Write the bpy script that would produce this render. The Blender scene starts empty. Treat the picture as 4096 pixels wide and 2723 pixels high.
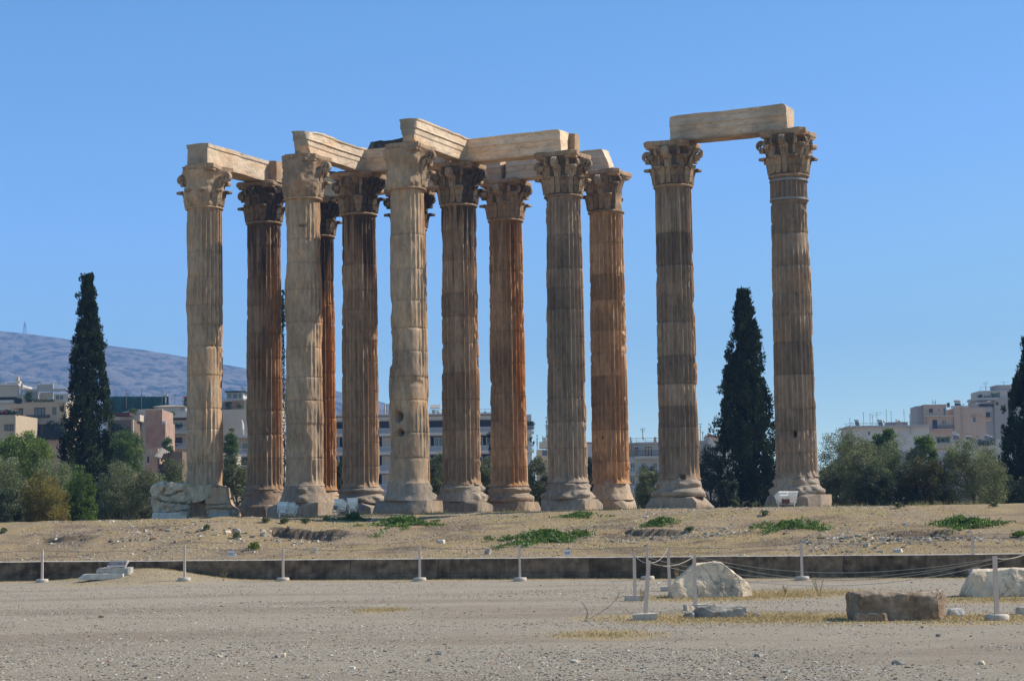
import bpy, math, random
import numpy as np
from mathutils import Vector, Matrix
# ------------------------------------------------------------------ camera, sky, sun, exposure
SC = bpy.context.scene
C = SC.collection
PIX = 4096 / 2359.0                       # layout numbers below are in a 2359 px wide copy of the photo
FPX, PIT, ROL, EYE = 7858.65, math.radians(5.346), math.radians(.8126), 1.74
cp, sp, cr, sr = math.cos(PIT), math.sin(PIT), math.cos(ROL), math.sin(ROL)
cam = bpy.data.cameras.new('camera'); cam_o = bpy.data.objects.new('camera', cam); C.objects.link(cam_o)
cam.sensor_width = 36; cam.lens = FPX / 4096 * 36; cam.clip_start = .5; cam.clip_end = 20000
R0, U0, F0 = Vector((1, 0, 0)), Vector((0, -sp, cp)), Vector((0, cp, sp))
Rv, Uv = cr * R0 - sr * U0, sr * R0 + cr * U0
mw = Matrix.Identity(4)
for i in range(3):
    mw[i][0], mw[i][1], mw[i][2] = Rv[i], Uv[i], -F0[i]
mw[2][3] = EYE
cam_o.matrix_world = mw
SC.camera = cam_o
SUN_AZ, SUN_EL = math.radians(14), math.radians(40)     # from +x towards +y
sdir = Vector((math.cos(SUN_AZ) * math.cos(SUN_EL), math.sin(SUN_AZ) * math.cos(SUN_EL), math.sin(SUN_EL)))
sun = bpy.data.lights.new('sun', 'SUN'); sun.energy = 5.0; sun.angle = math.radians(.5); sun.color = (1, .94, .84)
sun_o = bpy.data.objects.new('sun', sun); C.objects.link(sun_o)
sun_o.rotation_euler = sdir.to_track_quat('Z', 'Y').to_euler(); sun_o.location = (40, 40, 60)
W = bpy.data.worlds.new('World'); SC.world = W; W.use_nodes = True
wn = W.node_tree; bg = wn.nodes['Background']
sky = wn.nodes.new('ShaderNodeTexSky'); sky.sky_type = 'NISHITA'; sky.sun_disc = False
sky.sun_elevation = SUN_EL; sky.sun_rotation = math.pi / 2 - SUN_AZ
sky.air_density = .4; sky.dust_density = 0; sky.ozone_density = 3; sky.altitude = 50
se, co = wn.nodes.new('ShaderNodeSeparateColor'), wn.nodes.new('ShaderNodeCombineColor'); wn.links.new(sky.outputs[0], se.inputs[0])
for ch, (pw, am, top) in enumerate([(1.3, .163, 9), (.95, .209, 9), (.9, .226, .81)]):      # the camera's rendering of the clear sky, channel by channel
    p_ = wn.nodes.new('ShaderNodeMath'); p_.operation = 'POWER'; p_.inputs[1].default_value = pw; wn.links.new(se.outputs[ch], p_.inputs[0])
    q_ = wn.nodes.new('ShaderNodeMath'); q_.operation = 'MULTIPLY'; q_.inputs[1].default_value = am * 10; wn.links.new(p_.outputs[0], q_.inputs[0])
    t_ = wn.nodes.new('ShaderNodeMath'); t_.operation = 'MINIMUM'; t_.inputs[1].default_value = top * 10; wn.links.new(q_.outputs[0], t_.inputs[0]); wn.links.new(t_.outputs[0], co.inputs[ch])
wn.links.new(co.outputs[0], bg.inputs[0]); bg.inputs[1].default_value = .10
SC.view_settings.view_transform = 'Standard'; SC.view_settings.look = 'None'; SC.view_settings.gamma = 1
SC.view_settings.exposure = 0.45
SC.render.engine = 'CYCLES'; SC.cycles.max_bounces = 6; SC.cycles.diffuse_bounces = 3; SC.cycles.transparent_max_bounces = 6
SC.cycles.volume_bounces = 0; SC.cycles.use_denoising = True

def ray(x, y):
    X, Y = x * PIX - 2048, y * PIX - 1361.5
    u, v = (cr * X - sr * Y) / FPX, (sr * X + cr * Y) / FPX
    wy = cp + sp * v
    return Vector((u / wy, 1, (sp - cp * v) / wy))
def at(x, y, d):
    r = ray(x, y) * d; return Vector((r.x, r.y, r.z + EYE))

# ------------------------------------------------------------------ noise
def _h(ix, iy, iz, s):
    with np.errstate(over='ignore'):
        n = (ix.astype(np.int64) * 374761393 + iy.astype(np.int64) * 668265263 + iz.astype(np.int64) * 2147483647 + s * 974634551) & 0xffffffff
        n = ((n ^ (n >> 13)) * 1274126177) & 0xffffffff
        n = ((n ^ (n >> 16)) * 2246822519) & 0xffffffff
    return ((n ^ (n >> 15)) & 0xffffff) / 8388607.5 - 1
def vn(p, s=0):
    p = np.asarray(p, float); i = np.floor(p); f = p - i; f = f * f * (3 - 2 * f); i = i.astype(np.int64)
    x, y, z = i[..., 0], i[..., 1], i[..., 2]; fx, fy, fz = f[..., 0], f[..., 1], f[..., 2]
    def L(a, b, t): return a + (b - a) * t
    return L(L(L(_h(x, y, z, s), _h(x + 1, y, z, s), fx), L(_h(x, y + 1, z, s), _h(x + 1, y + 1, z, s), fx), fy),
             L(L(_h(x, y, z + 1, s), _h(x + 1, y, z + 1, s), fx), L(_h(x, y + 1, z + 1, s), _h(x + 1, y + 1, z + 1, s), fx), fy), fz)
def fbm(p, o=4, s=0):
    p = np.asarray(p, float); r = 0; a = .55
    for k in range(o):
        r = r + a * vn(p * 2.03 ** k + 17.3 * k, s + k); a *= .5
    return r
def P3(x, y, z): return np.stack(np.broadcast_arrays(np.asarray(x, float), np.asarray(y, float), np.asarray(z, float)), -1)
def sst(a, b, x):
    t = np.clip((np.asarray(x, float) - a) / (b - a), 0, 1); return t * t * (3 - 2 * t)
def mixc(a, b, m): return a + (np.asarray(b) - a) * m[..., None]

# ------------------------------------------------------------------ mesh helpers
def wloc(o):
    v = Vector((0, 0, 0))
    while o: v = v + o.location; o = o.parent
    return v
def mesh(name, V, Fs, smooth=False, col=None):
    V = np.asarray(V, np.float32)
    if not isinstance(Fs, list): Fs = [Fs]
    Fs = [np.asarray(f, np.int32) for f in Fs if len(f)]
    me = bpy.data.meshes.new(name); me.vertices.add(len(V)); me.vertices.foreach_set('co', V.ravel())
    tot = np.concatenate([np.full(len(f), f.shape[1], np.int32) for f in Fs]); lv = np.concatenate([f.ravel() for f in Fs])
    me.loops.add(len(lv)); me.loops.foreach_set('vertex_index', lv)
    me.polygons.add(len(tot)); st = np.zeros(len(tot), np.int32); st[1:] = np.cumsum(tot)[:-1]
    me.polygons.foreach_set('loop_start', st); me.polygons.foreach_set('loop_total', tot)
    if smooth: me.polygons.foreach_set('use_smooth', np.ones(len(tot), bool))
    if col is not None:
        a = me.color_attributes.new('Col', 'FLOAT_COLOR', 'POINT'); c = np.ones((len(V), 4), np.float32); c[:, :3] = col
        a.data.foreach_set('color', c.ravel())
    if not smooth: me.polygons.foreach_set('use_smooth', np.zeros(len(tot), bool))
    me.update(calc_edges=True); me.validate()
    return me
def obj(name, V, Fs, mat, parent=None, smooth=False, col=None, origin=None):
    V = np.asarray(V, float)
    o0 = np.array(wloc(parent)) if parent else np.array(origin if origin is not None else (V[:, 0].mean(), V[:, 1].mean(), V[:, 2].min()))
    me = mesh(name, V - o0, Fs, smooth, col); o = bpy.data.objects.new(name, me); C.objects.link(o)
    if parent: o.parent = parent
    else: o.location = o0
    if mat: me.materials.append(mat)
    return o
def tag(o, label, cat, group=None, kind=None):
    if label: o['label'] = label
    if cat: o['category'] = cat
    if group: o['group'] = group
    if kind or cat: o['kind'] = kind or 'thing'
    return o
def thing(name, label, cat, loc, group=None):
    o = bpy.data.objects.new(name, None); C.objects.link(o); o.location = loc; o.empty_display_size = .3
    return tag(o, label, cat, group)
BF = np.array([[0, 3, 2, 1], [4, 5, 6, 7], [0, 1, 5, 4], [1, 2, 6, 5], [2, 3, 7, 6], [3, 0, 4, 7]])
class MB:
    def __init__(s): s.v = []; s.f = {}; s.n = 0
    def add(s, V, F):
        V = np.asarray(V, float); s.v.append(V)
        for f in (F if isinstance(F, list) else [F]):
            f = np.asarray(f)
            if len(f): s.f.setdefault(f.shape[1], []).append(f + s.n)
        s.n += len(V); return s
    def box(s, x0, y0, z0, x1, y1, z1):
        return s.add([(x0, y0, z0), (x1, y0, z0), (x1, y1, z0), (x0, y1, z0), (x0, y0, z1), (x1, y0, z1), (x1, y1, z1), (x0, y1, z1)], BF)
    def bar(s, a, b, w, h=None):
        a, b = np.array(a, float), np.array(b, float); d = b - a; d /= np.linalg.norm(d) + 1e-9
        u = np.cross(d, (0, 0, 1) if abs(d[2]) < .9 else (1, 0, 0)); u /= np.linalg.norm(u); v = np.cross(d, u); h = h or w
        return s.add([a - u * w / 2 - v * h / 2, a + u * w / 2 - v * h / 2, a + u * w / 2 + v * h / 2, a - u * w / 2 + v * h / 2,
                      b - u * w / 2 - v * h / 2, b + u * w / 2 - v * h / 2, b + u * w / 2 + v * h / 2, b - u * w / 2 + v * h / 2], BF)
    def tube(s, pts, r, n=6, cap=True):
        pts = np.asarray(pts, float); m = len(pts); r = np.broadcast_to(np.asarray(r, float), (m,))
        t = np.gradient(pts, axis=0); t /= np.linalg.norm(t, axis=1)[:, None] + 1e-9
        ref = np.array((0, 0, 1.)) if abs(t[:, 2]).mean() < .8 else np.array((1., 0, 0))
        u = np.cross(t, ref); u /= np.linalg.norm(u, axis=1)[:, None] + 1e-9; v = np.cross(t, u)
        a = np.arange(n) / n * 2 * math.pi
        V = (pts[:, None] + r[:, None, None] * (np.cos(a)[None, :, None] * u[:, None] + np.sin(a)[None, :, None] * v[:, None])).reshape(-1, 3)
        i = np.arange(m - 1)[:, None] * n; j = np.arange(n)[None]; k = (j + 1) % n
        F = np.stack([i + j, i + k, i + n + k, i + n + j], -1).reshape(-1, 4); Fs = [F]
        if cap: Fs.append(np.array([list(range(n))[::-1], [(m - 1) * n + q for q in range(n)]]))
        return s.add(V, Fs)
    def lathe(s, prof, n=16, c=(0, 0, 0)):
        prof = np.asarray(prof, float); a = np.arange(n) / n * 2 * math.pi; m = len(prof)
        V = np.stack([prof[:, 0, None] * np.cos(a), prof[:, 0, None] * np.sin(a), np.broadcast_to(prof[:, 1, None], (m, n))], -1).reshape(-1, 3) + np.array(c)
        i = np.arange(m - 1)[:, None] * n; j = np.arange(n)[None]; k = (j + 1) % n
        return s.add(V, [np.stack([i + j, i + k, i + n + k, i + n + j], -1).reshape(-1, 4), np.array([list(range(n))[::-1], [(m - 1) * n + q for q in range(n)]])])
    def build(s, name, mat, parent=None, smooth=False, col=None, origin=None):
        return obj(name, np.concatenate(s.v), [np.concatenate(f) for f in s.f.values()], mat, parent, smooth, col, origin)
def rockbox(h, n=(8, 8, 8), seed=0, rough=.05, scale=1.0, chips=6, chipd=.2, rnd=.0, flatbot=True, cuts=()):
    """a box of half sizes h, corners cut by random planes, faces roughened"""
    h = np.array(h, float); parts = []; fs = []; off = 0
    for ax in range(3):
        a, b = (ax + 1) % 3, (ax + 2) % 3
        for sg in (-1, 1):
            u, v = np.meshgrid(np.linspace(-1, 1, n[a] + 1), np.linspace(-1, 1, n[b] + 1), indexing='ij')
            q = np.zeros(u.shape + (3,)); q[..., a] = u; q[..., b] = v; q[..., ax] = sg
            parts.append(q.reshape(-1, 3)); i, j = np.meshgrid(np.arange(n[a]), np.arange(n[b]), indexing='ij'); w = n[b] + 1
            f = np.stack([i * w + j, (i + 1) * w + j, (i + 1) * w + j + 1, i * w + j + 1], -1).reshape(-1, 4)
            fs.append((f if sg > 0 else f[:, ::-1]) + off); off += len(parts[-1])
    q = np.concatenate(parts); key = np.round(q * 5000).astype(np.int64)
    _, idx, inv = np.unique(key, axis=0, return_index=True, return_inverse=True)
    q = q[idx]; F = inv.ravel()[np.concatenate(fs)]
    if rnd: q = q * (1 - rnd) + rnd * q / np.linalg.norm(q, axis=1)[:, None] * 1.15
    p = q * h; rg = np.random.default_rng(seed)
    for k in range(chips):
        d = rg.choice([-1, 1], 3) * rg.uniform(.15, 1, 3); d[rg.integers(3)] *= rg.choice([.1, 1])
        if flatbot: d[2] = abs(d[2])
        d /= np.linalg.norm(d); sup = np.abs(d) @ h; D = sup * (1 - chipd * rg.uniform(.3, 1))
        e = np.maximum(p @ d - D, 0); p = p - e[:, None] * d
    for d, D in cuts:
        d = np.array(d, float) / np.linalg.norm(d); e = np.maximum(p @ d - (np.abs(d) @ h) * D - .03 * fbm(p * 4, 3, seed + 5), 0); p = p - e[:, None] * d
    nd = (q ** 5); nd /= np.linalg.norm(nd, axis=1)[:, None] + 1e-9
    nz = fbm(p / scale + seed * 3.7, 5, seed)
    if flatbot: nz = nz * np.where(q[:, 2] < -.98, 0, 1)
    return p + nd * (nz * rough)[:, None], F
def xf(V, c, rz=0, ry=0, rx=0):
    m = Matrix.Rotation(rz, 3, 'Z') @ Matrix.Rotation(ry, 3, 'Y') @ Matrix.Rotation(rx, 3, 'X')
    return np.asarray(V) @ np.array(m).T + np.array(c)

# ------------------------------------------------------------------ materials
def material(name, color=(.5, .5, .5), rough=.85, var=.2, scale=3.0, bump=.0, bscale=None, attr=False, stretch=(1, 1, 1), spec=.3, metal=0, veins=0, transl=0, tint2=None):
    m = bpy.data.materials.new(name); m.use_nodes = True; nt = m.node_tree; N = nt.nodes; Lk = nt.links
    b = N['Principled BSDF']; b.inputs['Roughness'].default_value = rough; b.inputs['Specular IOR Level'].default_value = spec; b.inputs['Metallic'].default_value = metal
    tc = N.new('ShaderNodeTexCoord'); mp = N.new('ShaderNodeMapping'); mp.inputs['Scale'].default_value = stretch; Lk.new(tc.outputs['Object'], mp.inputs[0])
    nz = N.new('ShaderNodeTexNoise'); nz.inputs['Scale'].default_value = scale; nz.inputs['Detail'].default_value = 8; nz.inputs['Roughness'].default_value = .65; Lk.new(mp.outputs[0], nz.inputs['Vector'])
    mr = N.new('ShaderNodeMapRange'); mr.inputs[1].default_value = .25; mr.inputs[2].default_value = .75; mr.inputs[3].default_value = 1 - var; mr.inputs[4].default_value = 1 + var; Lk.new(nz.outputs[0], mr.inputs[0])
    if attr:
        base = N.new('ShaderNodeAttribute'); base.attribute_name = 'Col'; src = base.outputs['Color']
    else:
        base = N.new('ShaderNodeRGB'); base.outputs[0].default_value = (*color, 1); src = base.outputs[0]
    if tint2:
        n2 = N.new('ShaderNodeTexNoise'); n2.inputs['Scale'].default_value = scale * .37; n2.inputs['Detail'].default_value = 6; Lk.new(mp.outputs[0], n2.inputs['Vector'])
        r2 = N.new('ShaderNodeMapRange'); r2.inputs[1].default_value = .45; r2.inputs[2].default_value = .62; Lk.new(n2.outputs[0], r2.inputs[0])
        mx = N.new('ShaderNodeMix'); mx.data_type = 'RGBA'; Lk.new(r2.outputs[0], mx.inputs[0]); Lk.new(src, mx.inputs[6]); mx.inputs[7].default_value = (*tint2, 1); src = mx.outputs[2]
    mu = N.new('ShaderNodeVectorMath'); mu.operation = 'SCALE'; Lk.new(src, mu.inputs[0]); Lk.new(mr.outputs[0], mu.inputs['Scale'])
    out = mu.outputs[0]
    if veins:
        wv = N.new('ShaderNodeTexNoise'); wv.inputs['Scale'].default_value = scale * .45; wv.inputs['Detail'].default_value = 5; wv.inputs['Distortion'].default_value = 1.2; Lk.new(mp.outputs[0], wv.inputs['Vector'])
        s1 = N.new('ShaderNodeMath'); s1.operation = 'SUBTRACT'; Lk.new(wv.outputs[0], s1.inputs[0]); s1.inputs[1].default_value = .5
        s2 = N.new('ShaderNodeMath'); s2.operation = 'ABSOLUTE'; Lk.new(s1.outputs[0], s2.inputs[0])
        s3 = N.new('ShaderNodeMapRange'); s3.inputs[1].default_value = 0; s3.inputs[2].default_value = .018; s3.inputs[3].default_value = 1 - veins; s3.inputs[4].default_value = 1; Lk.new(s2.outputs[0], s3.inputs[0])
        m2 = N.new('ShaderNodeVectorMath'); m2.operation = 'SCALE'; Lk.new(out, m2.inputs[0]); Lk.new(s3.outputs[0], m2.inputs['Scale']); out = m2.outputs[0]
    Lk.new(out, b.inputs['Base Color'])
    if bump:
        nb = N.new('ShaderNodeTexNoise'); nb.inputs['Scale'].default_value = bscale or scale * 3; nb.inputs['Detail'].default_value = 7; nb.inputs['Roughness'].default_value = .7; Lk.new(mp.outputs[0], nb.inputs['Vector'])
        bp = N.new('ShaderNodeBump'); bp.inputs['Strength'].default_value = 1; bp.inputs['Distance'].default_value = bump; Lk.new(nb.outputs[0], bp.inputs['Height']); Lk.new(bp.outputs[0], b.inputs['Normal'])
    if transl:
        o = N['Material Output']; t = N.new('ShaderNodeBsdfTranslucent'); Lk.new(out, t.inputs[0]); ms = N.new('ShaderNodeMixShader'); ms.inputs[0].default_value = transl
        Lk.new(b.outputs[0], ms.inputs[1]); Lk.new(t.outputs[0], ms.inputs[2]); Lk.new(ms.outputs[0], o.inputs[0])
    return m
M = {}
M['marble'] = material('marble', attr=True, rough=.9, var=.36, scale=3.4, bump=.035, bscale=8, veins=.30, stretch=(1.6, 1.6, .5), spec=.15)
M['leafstone'] = material('carved_marble', (.43, .31, .205), rough=.9, var=.45, scale=4, bump=.07, bscale=9, spec=.15)
M['leafmid'] = material('carved_marble_grimy', (.27, .19, .125), rough=.9, var=.55, scale=4, bump=.07, bscale=9, spec=.15)
M['leafdark'] = material('carved_marble_blackened', (.12, .092, .07), rough=.92, var=.7, scale=4, bump=.07, bscale=9, spec=.15)
M['beam'] = material('beam_marble', attr=True, rough=.9, var=.28, scale=2.4, bump=.035, bscale=9, veins=.3, stretch=(.6, .6, 1.6), spec=.15)
M['crust'] = material('black_crust', (.055, .05, .045), rough=.95, var=.7, scale=3, bump=.08, bscale=7, tint2=(.14, .13, .12))
M['rock'] = material('boulder_limestone', (.84, .65, .45), rough=.92, var=.34, scale=3, bump=.05, bscale=9, veins=.5, tint2=(.50, .40, .29), spec=.15)
M['rockdark'] = material('dark_rock', (.30, .265, .22), rough=.92, var=.45, scale=5, bump=.03, bscale=18, tint2=(.42, .36, .29), spec=.15)
M['conglom'] = material('pitted_block', (.38, .29, .205), rough=.95, var=.55, scale=6, bump=.07, bscale=14, tint2=(.27, .185, .12), spec=.1)
M['slab'] = material('pale_slab', (.62, .56, .48), rough=.9, var=.25, scale=6, bump=.02, bscale=20, spec=.15)
M['greyslab'] = material('grey_slab', (.40, .37, .33), rough=.9, var=.4, scale=8, bump=.02, bscale=20, spec=.15)
M['plaque'] = material('plaque_stone', (.46, .40, .37), rough=.8, var=.1, scale=10)
M['ink'] = material('dark_letters', (.05, .05, .055), rough=.8, var=.1)
M['post'] = material('post_paint', (.64, .49, .40), rough=.6, var=.12, scale=8)
M['cement'] = material('cement', (.50, .43, .36), rough=.9, var=.25, scale=9, bump=.01, bscale=30)
M['rope'] = material('rope', (.40, .35, .28), rough=.9, var=.15, scale=30)
M['wire'] = material('wire', (.20, .18, .17), rough=.8, var=.1)
M['sign'] = material('sign_white', (.72, .72, .76), rough=.5, var=.05)
M['lampwhite'] = material('floodlight_enamel', (.86, .83, .78), rough=.45, var=.08, scale=6)
M['lampgrey'] = material('spotlight_grey', (.22, .23, .28), rough=.4, var=.15, scale=8)
M['galv'] = material('galvanised_steel', (.24, .23, .22), rough=.6, var=.2, scale=9, metal=.2)
M['rust'] = material('rusty_box', (.16, .06, .035), rough=.85, var=.3, scale=9)
M['bark'] = material('bark', (.13, .10, .075), rough=.95, var=.4, scale=6, bump=.03)
M['leaf'] = material('foliage', attr=True, rough=.55, var=.25, scale=1.2, transl=.34, spec=.35)
M['cypleaf'] = material('cypress_foliage', attr=True, rough=.75, var=.25, scale=1.2, transl=.06, spec=.2)
M['weed'] = material('weed_leaf', attr=True, rough=.5, var=.15, scale=3, transl=.3, spec=.35)
M['drygrass'] = material('dry_grass', attr=True, rough=.8, var=.15, scale=3, transl=.3, spec=.2)
M['pebble'] = material('pebbles', attr=True, rough=.9, var=.15, scale=12, spec=.2)
# ------------------------------------------------------------------ terrain
YW0, WM = 61.57, -.367
CW = 1 / math.sqrt(1 + WM * WM)
def tw(x, y): return (np.asarray(y, float) - (YW0 + WM * np.asarray(x, float))) * CW      # metres behind the wall face
SCARPS = []
def gz(x, y, scarps=True):
    x = np.asarray(x, float); y = np.asarray(y, float); t = tw(x, y)
    z = .018 * fbm(P3(x * .5, y * .5, 0), 3, 5) + .42 * np.exp(-((x + 12.2) / 2.1) ** 2 - ((t + .6) / 1.9) ** 2)
    z = z + .05 * sst(-1.6, -.6, t)
    P = 2.30 - .17 * sst(-6, -20, x)
    w = sst(.02, .3, t)
    bank = .64 + .30 * sst(.3, 6, t) + .62 * sst(3, 15, t) + (P - 1.56) * sst(9, 25, t)
    bl = sst(-7, -13, x); bank = bank * (1 - bl) + bl * (.64 + .30 * sst(.3, 6, t) + .62 * sst(2, 10, t) + (P - 1.56) * sst(6, 15, t) - .10 * sst(15, 24, t))
    nz = (.16 * fbm(P3(x * .22, y * .22, 3), 3, 9) + .10 * fbm(P3(x * .9, y * .9, 3), 3, 11)) * sst(.6, 4, t) * (1 - .75 * sst(18, 26, t))
    nz = nz + .02 * fbm(P3(x * 3, y * 3, 3), 2, 13) * sst(.4, 1.5, t)
    drop = sst(52, 82, t) * (P + 2.6); drop = np.maximum(drop, 1.5 * sst(-17.9, -21, x) * sst(21, 33, t))
    z = z * (1 - w) + w * (bank + nz - drop)
    if scarps:
        for (xa, xb, ts, A, L) in SCARPS:
            tsx = ts + .5 * fbm(P3(x * .8, 0, xa), 3, 21) + .05 * vn(P3(x * 5, 1, xa), 22)
            win = sst(xa - .15, xa + .5, x) * (1 - sst(xb - .5, xb + .15, x))
            s = tsx - t
            z = z - A * win * sst(0, .16, s) * np.exp(-np.maximum(s, 0) / L) + A * .25 * win * np.exp(-(s / .35) ** 2) * (s < .1)
    far = np.hypot(x, y)
    return z
def gz1(x, y): return float(gz(np.array([x]), np.array([y]))[0])
def hit(xd, yd, d0=14., d1=130., scarps=True):
    r = ray(xd, yd); d = np.arange(d0, d1, .05); zz = EYE + r.z * d; g = gz(r.x * d, d, scarps)
    k = np.nonzero(zz <= g)[0]; k = k[0] if len(k) else len(d) - 1
    return Vector((r.x * d[k], d[k], float(g[k])))
for (xa, xb, yd, A, L) in [(603, 800, 1226, .50, 1.3), (1425, 1570, 1222, .24, 1.3), (2020, 2200, 1226, .20, 1.5), (85, 220, 1236, .18, 1.6), (1370, 1470, 1232, .15, 1.0)]:
    a, b = hit(xa, yd, scarps=False), hit(xb, yd, scarps=False); m = hit((xa + xb) / 2, yd, scarps=False)
    SCARPS.append((a.x, b.x, float(tw(m.x, m.y)), A, L))
def axis(lo, hi, st, far0, far1):
    a = list(np.arange(lo, hi + 1e-6, st)); g = st; p = hi
    while p < far1: g *= 1.25; p += g; a.append(p)
    g = st; p = lo; pre = []
    while p > far0: g *= 1.25; p -= g; pre.append(p)
    return np.array(pre[::-1] + a)
gx, gy = axis(-21, 18, .125, -9000, 9000), axis(19, 97, .125, -400, 12000)
GX, GY = np.meshgrid(gx, gy, indexing='ij'); gxx, gyy = GX.ravel(), GY.ravel(); gzz = gz(gxx, gyy); gt = tw(gxx, gyy)
# what grows or lies on the ground: r = dry grass, g = bare dark soil, b = greenish grass
def patch(xd, yd, rx, ry, k=1.0):
    c = hit(xd, yd); e = ((gxx - c.x) / rx) ** 2 + ((gyy - c.y) / ry) ** 2; n = fbm(P3(gxx * 1.1, gyy * 1.1, xd), 4, 31)
    return k * sst(1.25, .55, e + .7 * n)
dry = np.zeros(len(gxx)); soil = dry.copy(); green = dry.copy(); n0 = fbm(P3(gxx * .35, gyy * .35, 1), 4, 41); n1 = fbm(P3(gxx * 1.3, gyy * 1.3, 1), 4, 43)
for a in [(880, 1405, .62, 1.5, .8), (1390, 1462, .95, 1.5, .8), (1620, 1424, 2.3, 2.2, 1), (1900, 1424, 2.4, 2.3, 1), (2250, 1424, 2.1, 2.1, 1), (1440, 1422, 1.1, 1.3, .7), (1640, 1376, 2.1, 2.6, 1), (1860, 1366, 2.2, 3.0, 1), (2290, 1380, 2.1, 2.4, .9), (320, 1325, 3.2, 3.0, .55)]:
    dry = np.maximum(dry, patch(*a))
dry = np.maximum(dry, sst(-1.5 , -.5, gt + .5 * n1) * (gt < .3) * .9)
up = gt > .2
hn = sst(-.25, .35, n0 + .5 * n1)
dry = np.where(up, np.clip(.25 + .75 * hn, 0, 1) * (1 - .4 * sst(26, 30, gt)), dry)
soil = np.where(up, sst(.05, .5, fbm(P3(gxx * .5, gyy * .9, 7), 4, 51)) * sst(1, 3, gt) * (1 - sst(14, 20, gt)) * .9, .55 * sst(.0, .45, fbm(P3(gxx * .16, gyy * .5, 7), 5, 53)))
for (xa, xb, ts, A, L) in SCARPS:
    soil = np.where(up, np.maximum(soil, sst(xa - .4, xa + .6, gxx) * (1 - sst(xb - .6, xb + .4, gxx)) * sst(-.4, 0, ts - gt + .5 * n1) * np.exp(-np.maximum(ts - gt, 0) / (L * 1.6))), soil)
dry = dry * (1 - soil * .8 * up)
green = np.where(up, sst(.15, .6, fbm(P3(gxx * .3, gyy * .6, 9), 4, 61)) * sst(8, 16, gt) * .6, 0)
red = np.where(up, sst(.5, .2, gt - .4 + .8 * n1) * sst(-16, -13, gxx) * (1 - sst(-7, -4, gxx)), 0)
nx, ny = len(gx), len(gy); ii, jj = np.meshgrid(np.arange(nx - 1), np.arange(ny - 1), indexing='ij')
GF = np.stack([ii * ny + jj, (ii + 1) * ny + jj, (ii + 1) * ny + jj + 1, ii * ny + jj + 1], -1).reshape(-1, 4)
GV = np.stack([gxx, gyy, gzz], -1)
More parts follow.
